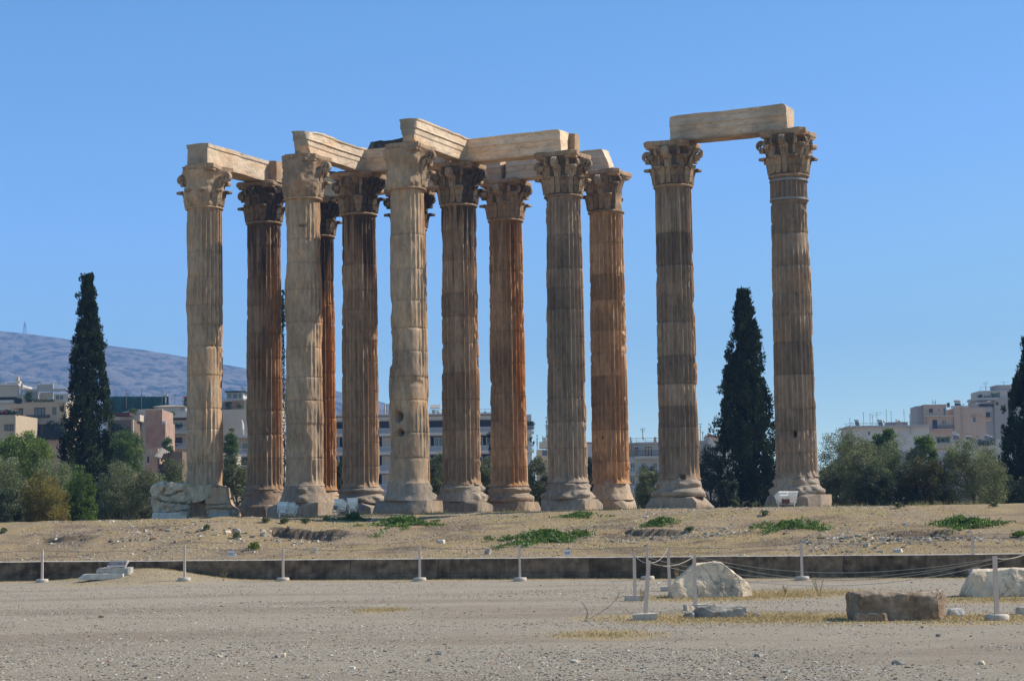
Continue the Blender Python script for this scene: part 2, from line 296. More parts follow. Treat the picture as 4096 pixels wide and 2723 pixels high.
def ground_material(name, hill):
    m = bpy.data.materials.new(name); m.use_nodes = True; nt = m.node_tree; N = nt.nodes; Lk = nt.links; b = N['Principled BSDF']
    b.inputs['Roughness'].default_value = .95; b.inputs['Specular IOR Level'].default_value = .1
    tc = N.new('ShaderNodeTexCoord').outputs['Object']
    def noise(s, d=8, r=.65, vec=tc, st=None):
        if st:
            mp = N.new('ShaderNodeMapping'); mp.inputs['Scale'].default_value = st; Lk.new(vec, mp.inputs[0]); vec = mp.outputs[0]
        n = N.new('ShaderNodeTexNoise'); n.inputs['Scale'].default_value = s; n.inputs['Detail'].default_value = d; n.inputs['Roughness'].default_value = r; Lk.new(vec, n.inputs['Vector']); return n.outputs[0]
    def ramp(x, a, b_, c=0, d=1):
        r = N.new('ShaderNodeMapRange'); r.inputs[1].default_value = a; r.inputs[2].default_value = b_; r.inputs[3].default_value = c; r.inputs[4].default_value = d; Lk.new(x, r.inputs[0]); return r.outputs[0]
    def mix(f, a, c):
        x = N.new('ShaderNodeMix'); x.data_type = 'RGBA'
        Lk.new(f, x.inputs[0]) if hasattr(f, 'node') else setattr(x.inputs[0], 'default_value', f)
        for k, q in ((6, a), (7, c)): Lk.new(q, x.inputs[k]) if hasattr(q, 'node') else setattr(x.inputs[k], 'default_value', (*q, 1))
        return x.outputs[2]
    def mul(a, c):
        x = N.new('ShaderNodeMath'); x.operation = 'MULTIPLY'; Lk.new(a, x.inputs[0]); Lk.new(c, x.inputs[1]); return x.outputs[0]
    at_ = N.new('ShaderNodeAttribute'); at_.attribute_name = 'Col'; sep = N.new('ShaderNodeSeparateColor'); Lk.new(at_.outputs['Color'], sep.inputs[0])
    fine = noise(16, 6, .8) if hill else noise(24, 6, .85); mid = noise(1.6, 8, .7)
    if hill:
        c = mix(ramp(fine, .34, .66), (.18, .125, .072), (.53, .385, .235))
        grass = mix(ramp(noise(22, 5, .8), .35, .65), (.52, .365, .15), (.33, .245, .11))
        c = mix(mul(sep.outputs[0], ramp(mid, .38, .62, .15, 1)), c, grass)
        c = mix(mul(sep.outputs[2], ramp(noise(9, 6, .8), .4, .6)), c, (.27, .25, .085))
        c = mix(mul(sep.outputs[1], ramp(noise(5, 6, .7), .3, .6, .4, 1)), c, mix(ramp(noise(12, 5, .7), .35, .65), (.12, .085, .06), (.22, .155, .105)))
    else:
        c = mix(ramp(fine, .34, .66), (.265, .218, .158), (.53, .445, .335))
        c = mix(ramp(mid, .35, .65, 0, .5), c, (.29, .235, .175))
        c = mix(mul(sep.outputs[1], ramp(noise(6, 8, .75), .3, .6, .3, 1)), c, (.205, .15, .10))
        grass = mix(ramp(noise(18, 5, .8), .35, .65), (.47, .34, .17), (.36, .27, .15))
        c = mix(mul(sep.outputs[0], ramp(noise(5, 8, .8), .3, .5, .35, 1)), c, grass)
    v = N.new('ShaderNodeTexVoronoi'); v.inputs['Scale'].default_value = 14 if hill else 26; Lk.new(tc, v.inputs['Vector'])
    vs = N.new('ShaderNodeSeparateColor'); Lk.new(v.outputs['Color'], vs.inputs[0])
    spk = mul(ramp(v.outputs['Distance'], .38, .26), ramp(vs.outputs[0], .80, .82))
    c = mix(spk, c, (.62, .56, .47) if hill else (.54, .49, .41))
    spk2 = mul(ramp(v.outputs['Distance'], .36, .26), ramp(vs.outputs[1], .84, .86))
    c = mix(spk2, c, (.13, .115, .10))
    Lk.new(c, b.inputs['Base Color'])
    bp = N.new('ShaderNodeBump'); bp.inputs['Distance'].default_value = .09 if hill else .045; Lk.new(noise(11 if hill else 17, 8, .78), bp.inputs['Height']); Lk.new(bp.outputs[0], b.inputs['Normal'])
    return m
M['gravel'] = ground_material('gravel_ground', False); M['hill'] = ground_material('dry_hillside', True)
tc_ = gt[GF].mean(1); sel = (tc_ > .22) & (tc_ < 64) & (GV[GF][:, :, 0].mean(1) > -60) & (GV[GF][:, :, 0].mean(1) < 60)
def sub(F):
    u, inv = np.unique(F, return_inverse=True); return u, inv.reshape(F.shape)
gcol = np.stack([dry, soil, green], -1)
u, F = sub(GF[~sel]); tag(obj('ground', GV[u], F, M['gravel'], smooth=True, col=gcol[u], origin=(0, 0, 0)), 'flat grey beige gravel ground in front of the low wall', 'ground', kind='structure')
u, F = sub(GF[sel]); tag(obj('hillside', GV[u], F, M['hill'], smooth=True, col=gcol[u], origin=(0, 0, 0)), 'dry stony slope rising from the low wall to the columns', 'slope', kind='structure')

# retaining wall
def wall_pt(x, dt, z): return (x + dt * (-WM) * CW * 0 + dt * 0.0 - dt * WM * CW, YW0 + WM * x + dt * CW, z)
mb = MB()
def wall_strip(x0, x1, prof, n):
    xs = np.linspace(x0, x1, n); pr = np.array(prof); m = len(pr)
    V = np.array([[wall_pt(x, p[0], p[1]) for p in pr] for x in xs]).reshape(-1, 3)
    V[:, 2] += .012 * fbm(P3(V[:, 0] * .8, 0, 0), 3, 71) * (V[:, 2] > .6)
    V[:, 1] += .01 * fbm(P3(V[:, 0] * 2, 0, V[:, 2] * 3), 3, 72)
    i = np.arange(n - 1)[:, None] * m; j = np.arange(m - 1)[None]
    return V, np.stack([i + j, i + m + j, i + m + j + 1, i + j + 1], -1).reshape(-1, 4)
wr = np.random.default_rng(4); x = -27.; wcol = []
while x < 26:
    w_ = wr.uniform(1.9, 2.9); dn = .55 + .5 * wr.random()
    pr = [(-.10, -.1), (-.10, .13), (-.085, .145), (-.06, .15), (-.06, .24), (-.045, .25), (-.02, .255), (0, .26)] + [(0, z) for z in (.34, .42, .5, .58, .64)] + [(.0, .685), (.012, .70), (.37, .71), (.38, .5)]
    V, F = wall_strip(x, min(x + w_, 26.5) - .012, pr, 60); mb.add(V, F)
    k = np.clip(dn - .1 + .75 * fbm(P3(V[:, 0] * 2.6, 1, V[:, 2] * 6), 5, 73) + .45 * fbm(P3(V[:, 0] * 9, 1, V[:, 2] * 1.2), 3, 74) + .5 * sst(.45, .0, V[:, 2]) * fbm(P3(V[:, 0] * .8, 5, V[:, 2] * 2), 2, 75), 0, 1)
    c_ = mixc(np.tile((.072, .050, .032), (len(V), 1)), (.235, .165, .108), k ** 1.5)
    top = np.tile(np.array([p[1] > .692 for p in pr]), 60); c_[top] = (.52, .46, .38); wcol.append(c_); x += w_
M['wall'] = material('stained_concrete', attr=True, rough=.95, var=.55, scale=4, bump=.03, bscale=12, spec=.1)
tag(mb.build('retaining_wall', M['wall'], col=np.concatenate(wcol)), 'long low dark stained concrete wall along the foot of the slope', 'wall')

# ------------------------------------------------------------------ columns
TH = math.radians(24.646); SX, SY = 5.5896, 5.4761; OX, OY = -12.686, 100.136
HS, ZB = 13.65, 3.677                      # shaft height, top of the base
UV = np.array((math.cos(TH), -math.sin(TH))); VV = np.array((math.sin(TH), math.cos(TH)))
def grid(a, b): return np.array((OX, OY)) + UV * a * SX + VV * b * SY
MAR, GRY, ORG, BLK, BRN, PAL = [np.array(c) for c in [(.425, .285, .178), (.275, .198, .136), (.52, .215, .065), (.058, .043, .032), (.235, .125, .068), (.445, .315, .205)]]
def stone_col(p, base, s):
    n = fbm(p * np.array((.5, .5, .35)) + s, 4, s); c = mixc(np.tile(base, (len(p), 1)), base * .68, sst(-.1, .5, n))
    return mixc(c, base * np.array((1.12, .98, .84)), sst(.1, .5, fbm(p * .8 + s * 2, 3, s + 5)) * .7)
COLS = dict(
 A=dict(ab=(0, -1), wear=.62, wdir=-35, base=PAL, org=.8, odir=88, ow=28, blk=.12, drum=.10, cap='broken', label='leftmost column, pale and worn smooth, standing behind the hollowed broken stone base'),
 B=dict(ab=(0, 0), wear=.35, wdir=-60, base=MAR * .8, org=.55, odir=60, ow=60, blk=.8, bdir=10, drum=.12, brn=.9, cap='dark', label='brown stained column with a blackened leafy capital, tight against a pale column'),
 C=dict(ab=(1, -1), wear=.66, wdir=-25, base=PAL * .97, org=.7, odir=85, ow=26, blk=.2, bdir=80, drum=.1, cap='broken2', label='pale worn column with a battered smooth capital, overlapping the brown column to its left'),
 D=dict(ab=(0, 1), wear=.2, wdir=-60, base=MAR * .75, org=1.2, odir=50, ow=80, blk=1.3, bdir=60, drum=.1, cap='dark', label='rust orange column mostly hidden, peeking out behind the pale battered column'),
 E=dict(ab=(1, 0), wear=.3, wdir=-40, base=MAR * .9, org=.25, odir=70, ow=50, blk=.85, bdir=60, drum=.12, brn=.6, cap='halfdark', label='brown column with dark streaked right half, between the two worn pale columns'),
 F=dict(ab=(2, -1), wear=.76, wdir=-30, base=PAL, org=.75, odir=86, ow=24, blk=.05, drum=.12, cap='broken3', label='front column with heavily eroded foot, two dark holes and a broken smooth capital'),
 G=dict(ab=(2, 0), wear=.35, wdir=-20, base=MAR * .82, org=.25, odir=75, ow=40, blk=.9, bdir=50, drum=.2, brn=.3, cap='halfdark', label='grey brown column under the corner where two beams meet, capital black on its right'),
 H=dict(ab=(2, 1), wear=.2, wdir=-40, base=np.array((.50, .32, .185)), org=1.0, odir=45, ow=75, blk=.45, bdir=-10, drum=.1, brn=.3, cap='mid', label='orange streaked column with a leafy capital, right of the dark capital column'),
 I=dict(ab=(3, 0), wear=.25, wdir=-30, base=GRY * 1.2, org=.25, odir=85, ow=20, blk=.12, bdir=40, drum=.1, dark={8: .70, 6: .72, 9: .9, 3: .85}, cap='pale', label='grey column with darker drums under the right end of the long beam'),
 J=dict(ab=(3, 1), wear=.3, wdir=60, base=np.array((.52, .33, .19)), org=.6, odir=50, ow=75, blk=.15, bdir=-20, drum=.12, dark={7: .62, 2: .7, 3: .7}, cap='mid2', label='orange column with a chunk broken out of its right side and a ruined foot'),
 K=dict(ab=(4, 0), wear=.22, wdir=-30, base=GRY * 1.06, org=.85, odir=82, ow=22, blk=.4, bdir=60, drum=.12, dark={8: .68, 6: .78, 4: .70, 2: .74, 7: .88}, cap='pale', label='left column of the separate pair joined by one beam, grey with orange right edge'),
 L=dict(ab=(5, 0), wear=.3, wdir=60, base=GRY * 1.12, org=.1, odir=85, ow=20, blk=.2, bdir=0, drum=.1, dark={9: .74, 4: .72, 10: .85}, cap='pale', label='rightmost and tallest looking column, grey with two metal straps below its capital'),
 M=dict(ab=(1, 1), wear=.3, wdir=0, base=MAR * .8, org=.8, odir=70, ow=40, blk=.9, bdir=60, drum=.1, cap='dark', label='column hidden behind the front eroded column, only a dark curled capital edge showing'),
)
CHUNK = dict(  # azimuth, z, half width (deg), half height, depth
 J=[(62, 8.0, 20, .75, .20), (70, 7.0, 16, .3, .30), (-30, 2.3, 5, .1, .25), (-10, .25, 22, .3, .1), (-50, .8, 40, .9, .12), (75, .3, 30, .5, .14)],
 F=[(-34, 3.05, 19, .24, .85), (-26, 2.3, 16, .15, .8), (-55, 1.7, 30, .6, .14), (-80, 8.2, 25, .5, .08), (-70, 6.2, 40, 1.5, .12), (20, 4.6, 40, .12, .06)],
 E=[(-88, 5.5, 12, .6, .12), (85, 5.5, 10, .4, .12)],
 L=[(-10, 1.9, 6, .16, .4), (80, 6.1, 12, .5, .1), (85, 3.6, 12, .4, .09), (60, 12.2, 20, .22, .12)],
 I=[(80, 4.2, 14, .7, .10), (85, 2.2, 14, .4, .10), (75, 12.1, 10, .25, .1), (-80, 5.5, 14, .5, .07)],
 K=[(80, 5.5, 14, .2, .16), (78, 8.0, 14, .4, .1), (5, .1, 9, .15, .2)],
 A=[(-5, 1.1, 40, .5, .05), (0, 4.0, 30, .35, .04), (88, 6, 12, .3, .08), (88, 5, 14, .2, .1), (-70, 1.5, 40, 1, .06)],
 C=[(-5, 1.9, 35, .55, .08), (10, .8, 30, .6, .05), (5, 12.3, 14, .06, .25)],
 G=[(-60, 5.6, 40, .35, .06), (80, 5.9, 14, .4, .1)], H=[(70, 4.2, 12, .4, .09), (75, 2.2, 14, .8, .08)])
def shaft(k, sp_):
    rg = np.random.default_rng(ord(k) * 7); seed = ord(k)
    zj = [0]
    while zj[-1] < HS - 1.2: zj.append(zj[-1] + rg.uniform(.95, 1.62))
    zj[-1] = HS
    zl = []
    for a, b in zip(zj[:-1], zj[1:]):
        n = max(6, int((b - a) / .075)); zl += list(np.linspace(a + .018, b - .018, n)) + [b]
    zl = np.array([0] + zl[:-1] + [HS]); nth = 24 * 11
    a = np.arange(nth) / nth * 2 * math.pi - math.pi; A_, Z = np.meshgrid(a, zl); R = .945 - .092 * (Z / HS) ** 1.35
    X, Y = np.sin(A_) * R, -np.cos(A_) * R; p = P3(X, Y, Z)
    ph = (A_ * 24 / (2 * math.pi)) % 1; f = np.sin(math.pi * np.clip((ph - .065) / .87, 0, 1)) ** .6
    f = f * np.sqrt(np.clip((Z - .16) / .16, 0, 1)) * np.sqrt(np.clip((HS - .14 - Z) / .16, 0, 1))
    dw = .5 + .5 * np.cos(A_ - math.radians(sp_['wdir']))
    w = sst(.62 - .55 * sp_['wear'], 1.0 - .5 * sp_['wear'], .5 + .75 * fbm(p * np.array((.7, .7, .45)), 4, seed) + .55 * (dw ** 2) * sp_['wear'] - .18)
    w = np.maximum(w, .9 * sst(.18, .5, vn(p * np.array((7, 7, 4)), seed + 3)) * sst(-.3, .4, vn(p * .6, seed + 4)) * (f < .35))
    r = R - .115 * ((1 - w) * f + w * .8)
    r = r + .012 * fbm(p * 2.5, 3, seed + 6) * (.4 + w)
    big = fbm(p * np.array((.9, .9, .8)), 3, seed + 8); r = r - .03 * sst(.25, .6, big) * sp_['wear']
    drum = np.zeros(Z.shape, int)
    for i, b in enumerate(zj[1:-1]):
        d = np.abs(Z - b); ch = np.clip(vn(P3(X * 3, Y * 3, b), seed + 9), 0, 1)
        r = r - .016 * (d < .006) - .10 * ch ** 2 * np.exp(-(d / .07) ** 2); drum += (Z > b - 1e-6)
    off = rg.uniform(-.012, .012, 30); r = r + off[drum]
    deep = np.zeros(Z.shape)
    for (az, zc, da, dz, dp) in CHUNK.get(k, []):
        e = ((A_ - math.radians(az)) / math.radians(da)) ** 2 + ((Z - zc) / dz) ** 2 + .6 * fbm(p * 3, 3, seed + 30)
        g = sst(1.15, .55 if dp > .2 else .75, e); r = r - dp * g; deep = np.maximum(deep, g * min(1, dp * 3))
    r = r + .085 * np.clip((.2 - Z) / .2, 0, 1) ** 2
    V = P3(np.sin(A_) * r, -np.cos(A_) * r, Z).reshape(-1, 3); pf = p.reshape(-1, 3); az = np.degrees(A_).ravel(); zf = Z.ravel(); w = w.ravel()
    # weathering colours, with painted light on flute edges and shade in hollows
    c = stone_col(pf, sp_['base'], seed)
    tone = 1 + rg.uniform(-1, 1, 30) * sp_['drum'] * 1.1
    for i, q in sp_.get('dark', {}).items(): tone[i] = q
    c = c * tone[drum.ravel()][:, None]
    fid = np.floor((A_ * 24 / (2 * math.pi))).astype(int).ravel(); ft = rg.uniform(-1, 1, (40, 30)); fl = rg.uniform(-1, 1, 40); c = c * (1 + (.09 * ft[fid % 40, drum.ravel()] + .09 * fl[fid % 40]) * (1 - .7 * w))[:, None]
    c = c * (1 + .22 * (f.ravel() < .45) * (1 - w) * (zf > .3) * (zf < HS - .3))[:, None]      # edges between the flutes painted paler, for the light they catch
    st = fbm(np.stack([az * .09, zf * .16, np.full(len(az), seed)], -1), 5, seed + 11); st2 = fbm(np.stack([az * .22, zf * .3, np.full(len(az), seed)], -1), 4, seed + 12)
    wob = fbm(pf * .7, 3, seed + 20)
    da = np.abs(az - sp_['odir'] - 14 * wob)
    om = sst(1.0, .35, da / sp_['ow']) * np.clip(.62 + 1.3 * st + .4 * wob, 0, 1) * sp_['org'] * (1 - .8 * sst(6, .5, zf) * (.6 + wob) * (k not in 'JD'))
    if sp_.get('brn'): c = mixc(c, BRN, np.clip(sp_['brn'] * sst(-.1, .45, st2 + .3 * wob + .25 * np.cos(np.radians(az - 50))), 0, .85) * sst(1.5, 6, zf))
    c = mixc(c, np.where((st2 > .05)[:, None], ORG, ORG * .62), np.clip(om, 0, .92))
    bm = sst(.25, .75, (zf - HS) / 3.2 + .90 + 1.2 * st + .25 * np.cos(np.radians(az - sp_.get('bdir', 0)))) * sp_['blk']
    bm = np.maximum(bm, sp_['blk'] * .9 * sst(.32, .5, st2) * sst(6, 12, zf) * (np.abs(az - sp_.get('bdir', 0)) < 75))
    c = mixc(c, BLK, np.clip(bm, 0, .93))
    c = mixc(c, c * 1.3, w * .25); c = mixc(c, c * .55, .45 * sst(.03, .0, np.min(np.abs(zf[:, None] - np.array(zj[1:-1])), 1)) * .8)
    c = mixc(c, np.array((.05, .04, .03)), deep.ravel() * .5)  # broken hollows painted near black, standing in for their shade
    n = nth; m = len(zl); i = np.arange(m - 1)[:, None] * n; j = np.arange(n)[None]; kk = (j + 1) % n
    return V, np.stack([i + j, i + kk, i + n + kk, i + n + j], -1).reshape(-1, 4), c
BASEP = np.array([(1.02, .60), (1.22, .61), (1.29, .66), (1.325, .74), (1.32, .82), (1.27, .885), (1.20, .915), (1.17, .92), (1.165, .95), (1.10, .97), (1.04, 1.01), (1.02, 1.06), (1.04, 1.10), (1.085, 1.12), (1.09, 1.15), (1.12, 1.17), (1.135, 1.21), (1.13, 1.26), (1.09, 1.30), (1.05, 1.31), (1.04, 1.34), (1.0, 1.355), (.98, 1.40)])
def base_mesh(seed, wear):
    s = np.linspace(0, len(BASEP) - 1, 56); pr = np.stack([np.interp(s, np.arange(len(BASEP)), BASEP[:, q]) for q in (0, 1)], -1); n = 110
    a = np.arange(n) / n * 2 * math.pi; A_, S = np.meshgrid(a, np.arange(len(pr))); r = pr[S, 0]; z = pr[S, 1]; p = P3(np.sin(A_), -np.cos(A_), z)
    w = sst(.55 - .5 * wear, .85 - .4 * wear, .5 + .8 * fbm(p * 1.3, 4, seed)); r = r * (1 - w) + w * (np.interp(z, [.6, .9, 1.4], [1.2, 1.08, .95]) + .07 * fbm(p * 2, 4, seed + 2))
    r = r + .02 * fbm(p * 5, 3, seed + 3); V = P3(np.sin(A_) * r, -np.cos(A_) * r, z).reshape(-1, 3)
    i = np.arange(len(pr) - 1)[:, None] * n; j = np.arange(n)[None]; k = (j + 1) % n
    return V, np.stack([i + j, i + k, i + n + k, i + n + j], -1).reshape(-1, 4)
# one acanthus leaf (radial r along -y, height z), shared by all capitals
def leaf_mesh(h, name, wid):
    ns, nw = 15, 13; s = np.linspace(0, 1, ns); w = np.linspace(-1, 1, nw); S, W_ = np.meshgrid(s, w, indexing='ij')
    kr = np.interp(S, [0, .3, .55, .72, .82, .9, 1], [.0, .04, .09, .20, .36, .42, .37]); kz = np.interp(S, [0, .3, .55, .72, .82, .9, 1], [0, .40, .72, .94, 1.0, .93, .80]) * h
    wd = wid * np.interp(S, [0, .3, .55, .75, .9, 1], [.6, .72, .95, 1.08, .85, .45]) * (1 - .2 * np.abs(np.sin(S * math.pi * 4.5)))
    rib = .035 * np.cos(W_ * math.pi * 4.5) + .03 * np.exp(-(W_ / .16) ** 2) - .13 * W_ ** 2
    x = W_ * wd; r0 = kr + rib + .05
    def pts(o): 
        rr = r0 + o; return np.stack([x, -rr, kz], -1).reshape(-1, 3)
    V = np.concatenate([pts(.0), pts(-.06)]); n = ns * nw
    i, j = np.meshgrid(np.arange(ns - 1), np.arange(nw - 1), indexing='ij'); q = np.stack([i * nw + j, i * nw + j + 1, (i + 1) * nw + j + 1, (i + 1) * nw + j], -1).reshape(-1, 4)
    F = [q, q[:, ::-1] + n]; rim = [(t, t + 1) for t in range(nw - 1)] + [((ns - 1) * nw + t + 1, (ns - 1) * nw + t) for t in range(nw - 1)] + [(t * nw + nw - 1, (t + 1) * nw + nw - 1) for t in range(ns - 1)] + [((t + 1) * nw, t * nw) for t in range(ns - 1)]
    F.append(np.array([(b, a, a + n, b + n) for a, b in rim])); return mesh(name, V, [np.concatenate(F)], True)
LEAF_LO, LEAF_HI = leaf_mesh(.80, 'leaf', .245), leaf_mesh(1.34, 'leaf', .22)
def spiral_mesh(name, r1, z1, rz0, cr_, wdt, turns=1.6):
    t = np.linspace(0, 1, 10); stem = np.stack([rz0[0] + (r1 - cr_ * .2 - rz0[0]) * t ** 1.5, rz0[1] + (z1 + cr_ - rz0[1]) * np.sin(t * math.pi / 2)], -1)
    a = np.linspace(math.pi / 2, math.pi / 2 - turns * 2 * math.pi, 26); rad = np.linspace(cr_, cr_ * .18, 26); sp2 = np.stack([r1 - cr_ * .2 + rad * np.cos(a), z1 + rad * np.sin(a)], -1)
    pth = np.concatenate([stem[:-1], sp2]); th = np.concatenate([np.full(9, cr_ * .42), np.linspace(cr_ * .42, cr_ * .22, 26)])
    tn = np.gradient(pth, axis=0); tn /= np.linalg.norm(tn, axis=1)[:, None]; nn = np.stack([-tn[:, 1], tn[:, 0]], -1); V = []
    wd = np.concatenate([np.linspace(wdt * .8, wdt, 9), np.linspace(wdt, wdt * 1.25, 26)])
    for q in range(len(pth)):
        for sx, sn in ((-1, -1), (1, -1), (1, 1), (-1, 1)):
            g = pth[q] + nn[q] * th[q] * sn * .5; V.append((sx * wd[q] / 2, -g[0], g[1]))
    i = np.arange(len(pth) - 1)[:, None] * 4; j = np.arange(4)[None]; k = (j + 1) % 4
    return mesh(name, V, [np.concatenate([np.stack([i + j, i + k, i + 4 + k, i + 4 + j], -1).reshape(-1, 4), [[3, 2, 1, 0], [len(V) - 4, len(V) - 3, len(V) - 2, len(V) - 1]]])], False)
VOLUTE = spiral_mesh('volute', 1.27, 1.47, (.92, .85), .23, .24); HELIX = spiral_mesh('helix', 1.02, 1.52, (.86, .95), .17, .13)
def inst(name, me, mat, parent, rz, sc=1.0, loc=(0, 0, 0), sx=1):
    o = bpy.data.objects.new(name, me); C.objects.link(o); o.parent = parent; o.location = loc; o.rotation_euler = (0, 0, rz); o.scale = (sc * sx, sc, sc)
    if not me.materials: me.materials.append(mat)
    o.material_slots[0].link = 'OBJECT'; o.material_slots[0].material = mat; return o
def abacus_mesh(seed, broken):
    n = 120; a = np.arange(n) / n * 2 * math.pi; q = (a + math.pi / 4) % (math.pi / 2) - math.pi / 4       # 0 at side middle
    r = np.minimum(1.0 / np.cos(q) * (1.0 + .22 * (np.abs(q) / (math.pi / 4)) ** 2), 1.46 / np.cos(math.pi / 4 - np.abs(q)) ) * .97
    prof = [(.86, 1.76), (.93, 1.80), (.94, 1.87), (.985, 1.91), (1.0, 1.97), (1.0, 2.09), (.97, 2.12), (.5, 2.12)]; V = []
    for s, z in prof:
        for t in range(n):
            rr = r[t] * s; V.append((math.sin(a[t]) * rr, -math.cos(a[t]) * rr, z))
    V = np.array(V); az = np.degrees(np.arctan2(V[:, 0], -V[:, 1])); k = fbm(V * 1.6 + seed, 4, seed)
    cut = .10 * sst(.05, .5, k); rad = np.hypot(V[:, 0], V[:, 1])
    if broken is not None:
        lo, hi, lim = broken; b = sst(lo - 8, lo + 8, az + 40 * k) * (1 - sst(hi - 8, hi + 8, az + 40 * k)); nr = np.minimum(rad, lim + .12 * k); sc = (1 - b) + b * nr / rad; V[:, :2] *= sc[:, None]; rad = np.hypot(V[:, 0], V[:, 1])
    V[:, :2] *= (1 - cut)[:, None]; m = len(prof); i = np.arange(m - 1)[:, None] * n; j = np.arange(n)[None]; kk = (j + 1) % n
    return V, [np.stack([i + j, i + kk, i + n + kk, i + n + j], -1).reshape(-1, 4), np.array([[(m - 1) * n + t for t in range(n)], list(range(n))[::-1]])]
def capital(k, col, sp_, loc):
    seed = ord(k) + 200; kind = sp_['cap']; rg = np.random.default_rng(seed); z0 = ZB - loc[2] + HS
    br = {'broken': (-75, 40, 1.0), 'broken2': (-120, 58, 1.02), 'broken3': (-110, 46, 1.04)}.get(kind)
    brl = {'mid2': (45, 120)}.get(kind)
    # bell, fattened into a rough worn lump where the carving is lost
    n = 96; zz = np.linspace(0, 1.80, 40); a = np.arange(n) / n * 2 * math.pi - math.pi; A_, Z = np.meshgrid(a, zz); r = np.interp(Z, [0, .08, .6, 1.2, 1.55, 1.8], [.86, .80, .79, .84, .95, 1.10]); az = np.degrees(A_)
    p = P3(np.sin(A_), -np.cos(A_), Z); nzz = fbm(p * 1.7, 4, seed)
    if br:
        b = sst(br[0] - 10, br[0] + 10, az + 25 * nzz) * (1 - sst(br[1] - 10, br[1] + 10, az + 25 * nzz))
        lump = np.interp(Z, [0, .15, .5, .95, 1.3, 1.8], {'broken': [.87, .92, .98, .98, .93, .98], 'broken2': [.90, .97, 1.03, 1.03, .97, .98], 'broken3': [.87, .90, .92, .90, .98, 1.05]}[kind])
        r = r * (1 - b) + b * (lump + .13 * nzz + .09 * fbm(p * 4, 4, seed + 1) - .05 * np.abs(np.sin(az * math.pi / 22.5)) * (Z < 1.1) * sst(-.2, .3, fbm(p * 2.2, 2, seed + 2)))
    V = P3(np.sin(A_) * r, -np.cos(A_) * r, Z).reshape(-1, 3) + np.array((loc[0], loc[1], ZB + HS)); i = np.arange(len(zz) - 1)[:, None] * n; j = np.arange(n)[None]; kk = (j + 1) % n
    c = stone_col(V, MAR if not br else PAL, seed); azf = az.ravel(); zf = Z.ravel()
    dk = {'dark': 1, 'halfdark': .9, 'mid': .8, 'mid2': .75, 'pale': .9}.get(kind, .15)  # bell blackened: partly crust, partly shade painted in between the leaves
    bm = dk * sst(-.35, .1, fbm(V * .9, 4, seed + 7) + (.5 if kind == 'dark' else .0) + .35 * np.cos(np.radians(azf - 55)) * (kind == 'halfdark'))
    c = mixc(c, BLK * 1.6, np.clip(bm, 0, .95)); bell = obj('capital', V, [np.stack([i + j, i + kk, i + n + kk, i + n + j], -1).reshape(-1, 4)], M['marble'], col, True, c)
    # necking ring
    mb = MB(); pr = [(.84, -.07), (.91, -.055), (.94, -.01), (.91, .035), (.84, .06)]; mb.lathe(pr, 64, (loc[0], loc[1], ZB + HS - .02)); vv = np.concatenate(mb.v); mb.build('neck_ring', M['marble'], col, True, mixc(stone_col(vv, MAR * 1.05, seed + 1), BLK * 2, np.full(len(vv), .35 * dk)))
    V, F = abacus_mesh(seed, br); V = xf(V, (loc[0], loc[1], ZB + HS - .065), -TH); cc = stone_col(V, MAR * 1.04, seed + 2); bm = dk * sst(.0, .4, fbm(V * .8, 4, seed + 3) + .25 * np.cos(np.arctan2(V[:, 0] - loc[0], -(V[:, 1] - loc[1])) - .9))
    obj('abacus', V, F, M['marble'], bell, False, mixc(cc, BLK * 1.8, np.clip(bm * .5, 0, .9)))
    def ok(azd):
        azd = (azd + 180) % 360 - 180
        if br and br[0] - 5 < azd < br[1] + 5: return False
        return not (brl and brl[0] < azd < brl[1])
    def mt(azd):
        q = rg.random(); c_ = math.cos(math.radians(azd - 55))
        if kind == 'dark': return M['leafdark'] if q < .55 + .3 * c_ else M['leafmid']
        if kind == 'halfdark': return M['leafdark'] if c_ > .72 else (M['leafmid'] if q < .35 else M['leafstone'])
        if kind in ('mid', 'mid2'): return M['leafmid'] if q < .35 else M['leafstone']
        if kind == 'pale': return M['leafmid'] if q < .22 + .3 * (c_ > .6) else M['leafstone']
        return M['leafstone'] if q < .8 else M['leafmid']
    zc = HS + ZB - wloc(bell).z; td = math.degrees(TH)
    for row, (me, r0, dz) in enumerate(((LEAF_LO, .85, .06), (LEAF_HI, .83, .08))):
        for q in range(8):
            azd = q * 45 + (22.5 if row == 0 else 0) + td
            low = (row == 0 and kind == 'broken')
            if not ok(azd) and not low: continue
            rz = math.radians(azd); o = inst('acanthus_leaf', me, mt(azd), bell, rz, 1, (math.sin(rz) * r0, -math.cos(rz) * r0, zc + dz + rg.uniform(-.02, .02)))
            if low and not ok(azd): o.location = (math.sin(rz) * .90, -math.cos(rz) * .90, zc + dz); o.scale = (1, .6, 1)
    for q in range(4):
        azd = 45 + q * 90 + td
        if ok(azd) and not (k == 'L' and q == 0): inst('volute', VOLUTE, mt(azd), bell, math.radians(azd), 1, (0, 0, zc))
        for sg in (-1, 1):
            ah = q * 90 + td + sg * 15
            if ok(ah): inst('helix', HELIX, mt(ah), bell, math.radians(ah), 1, (0, 0, zc), 1)
    return bell
croots = {}
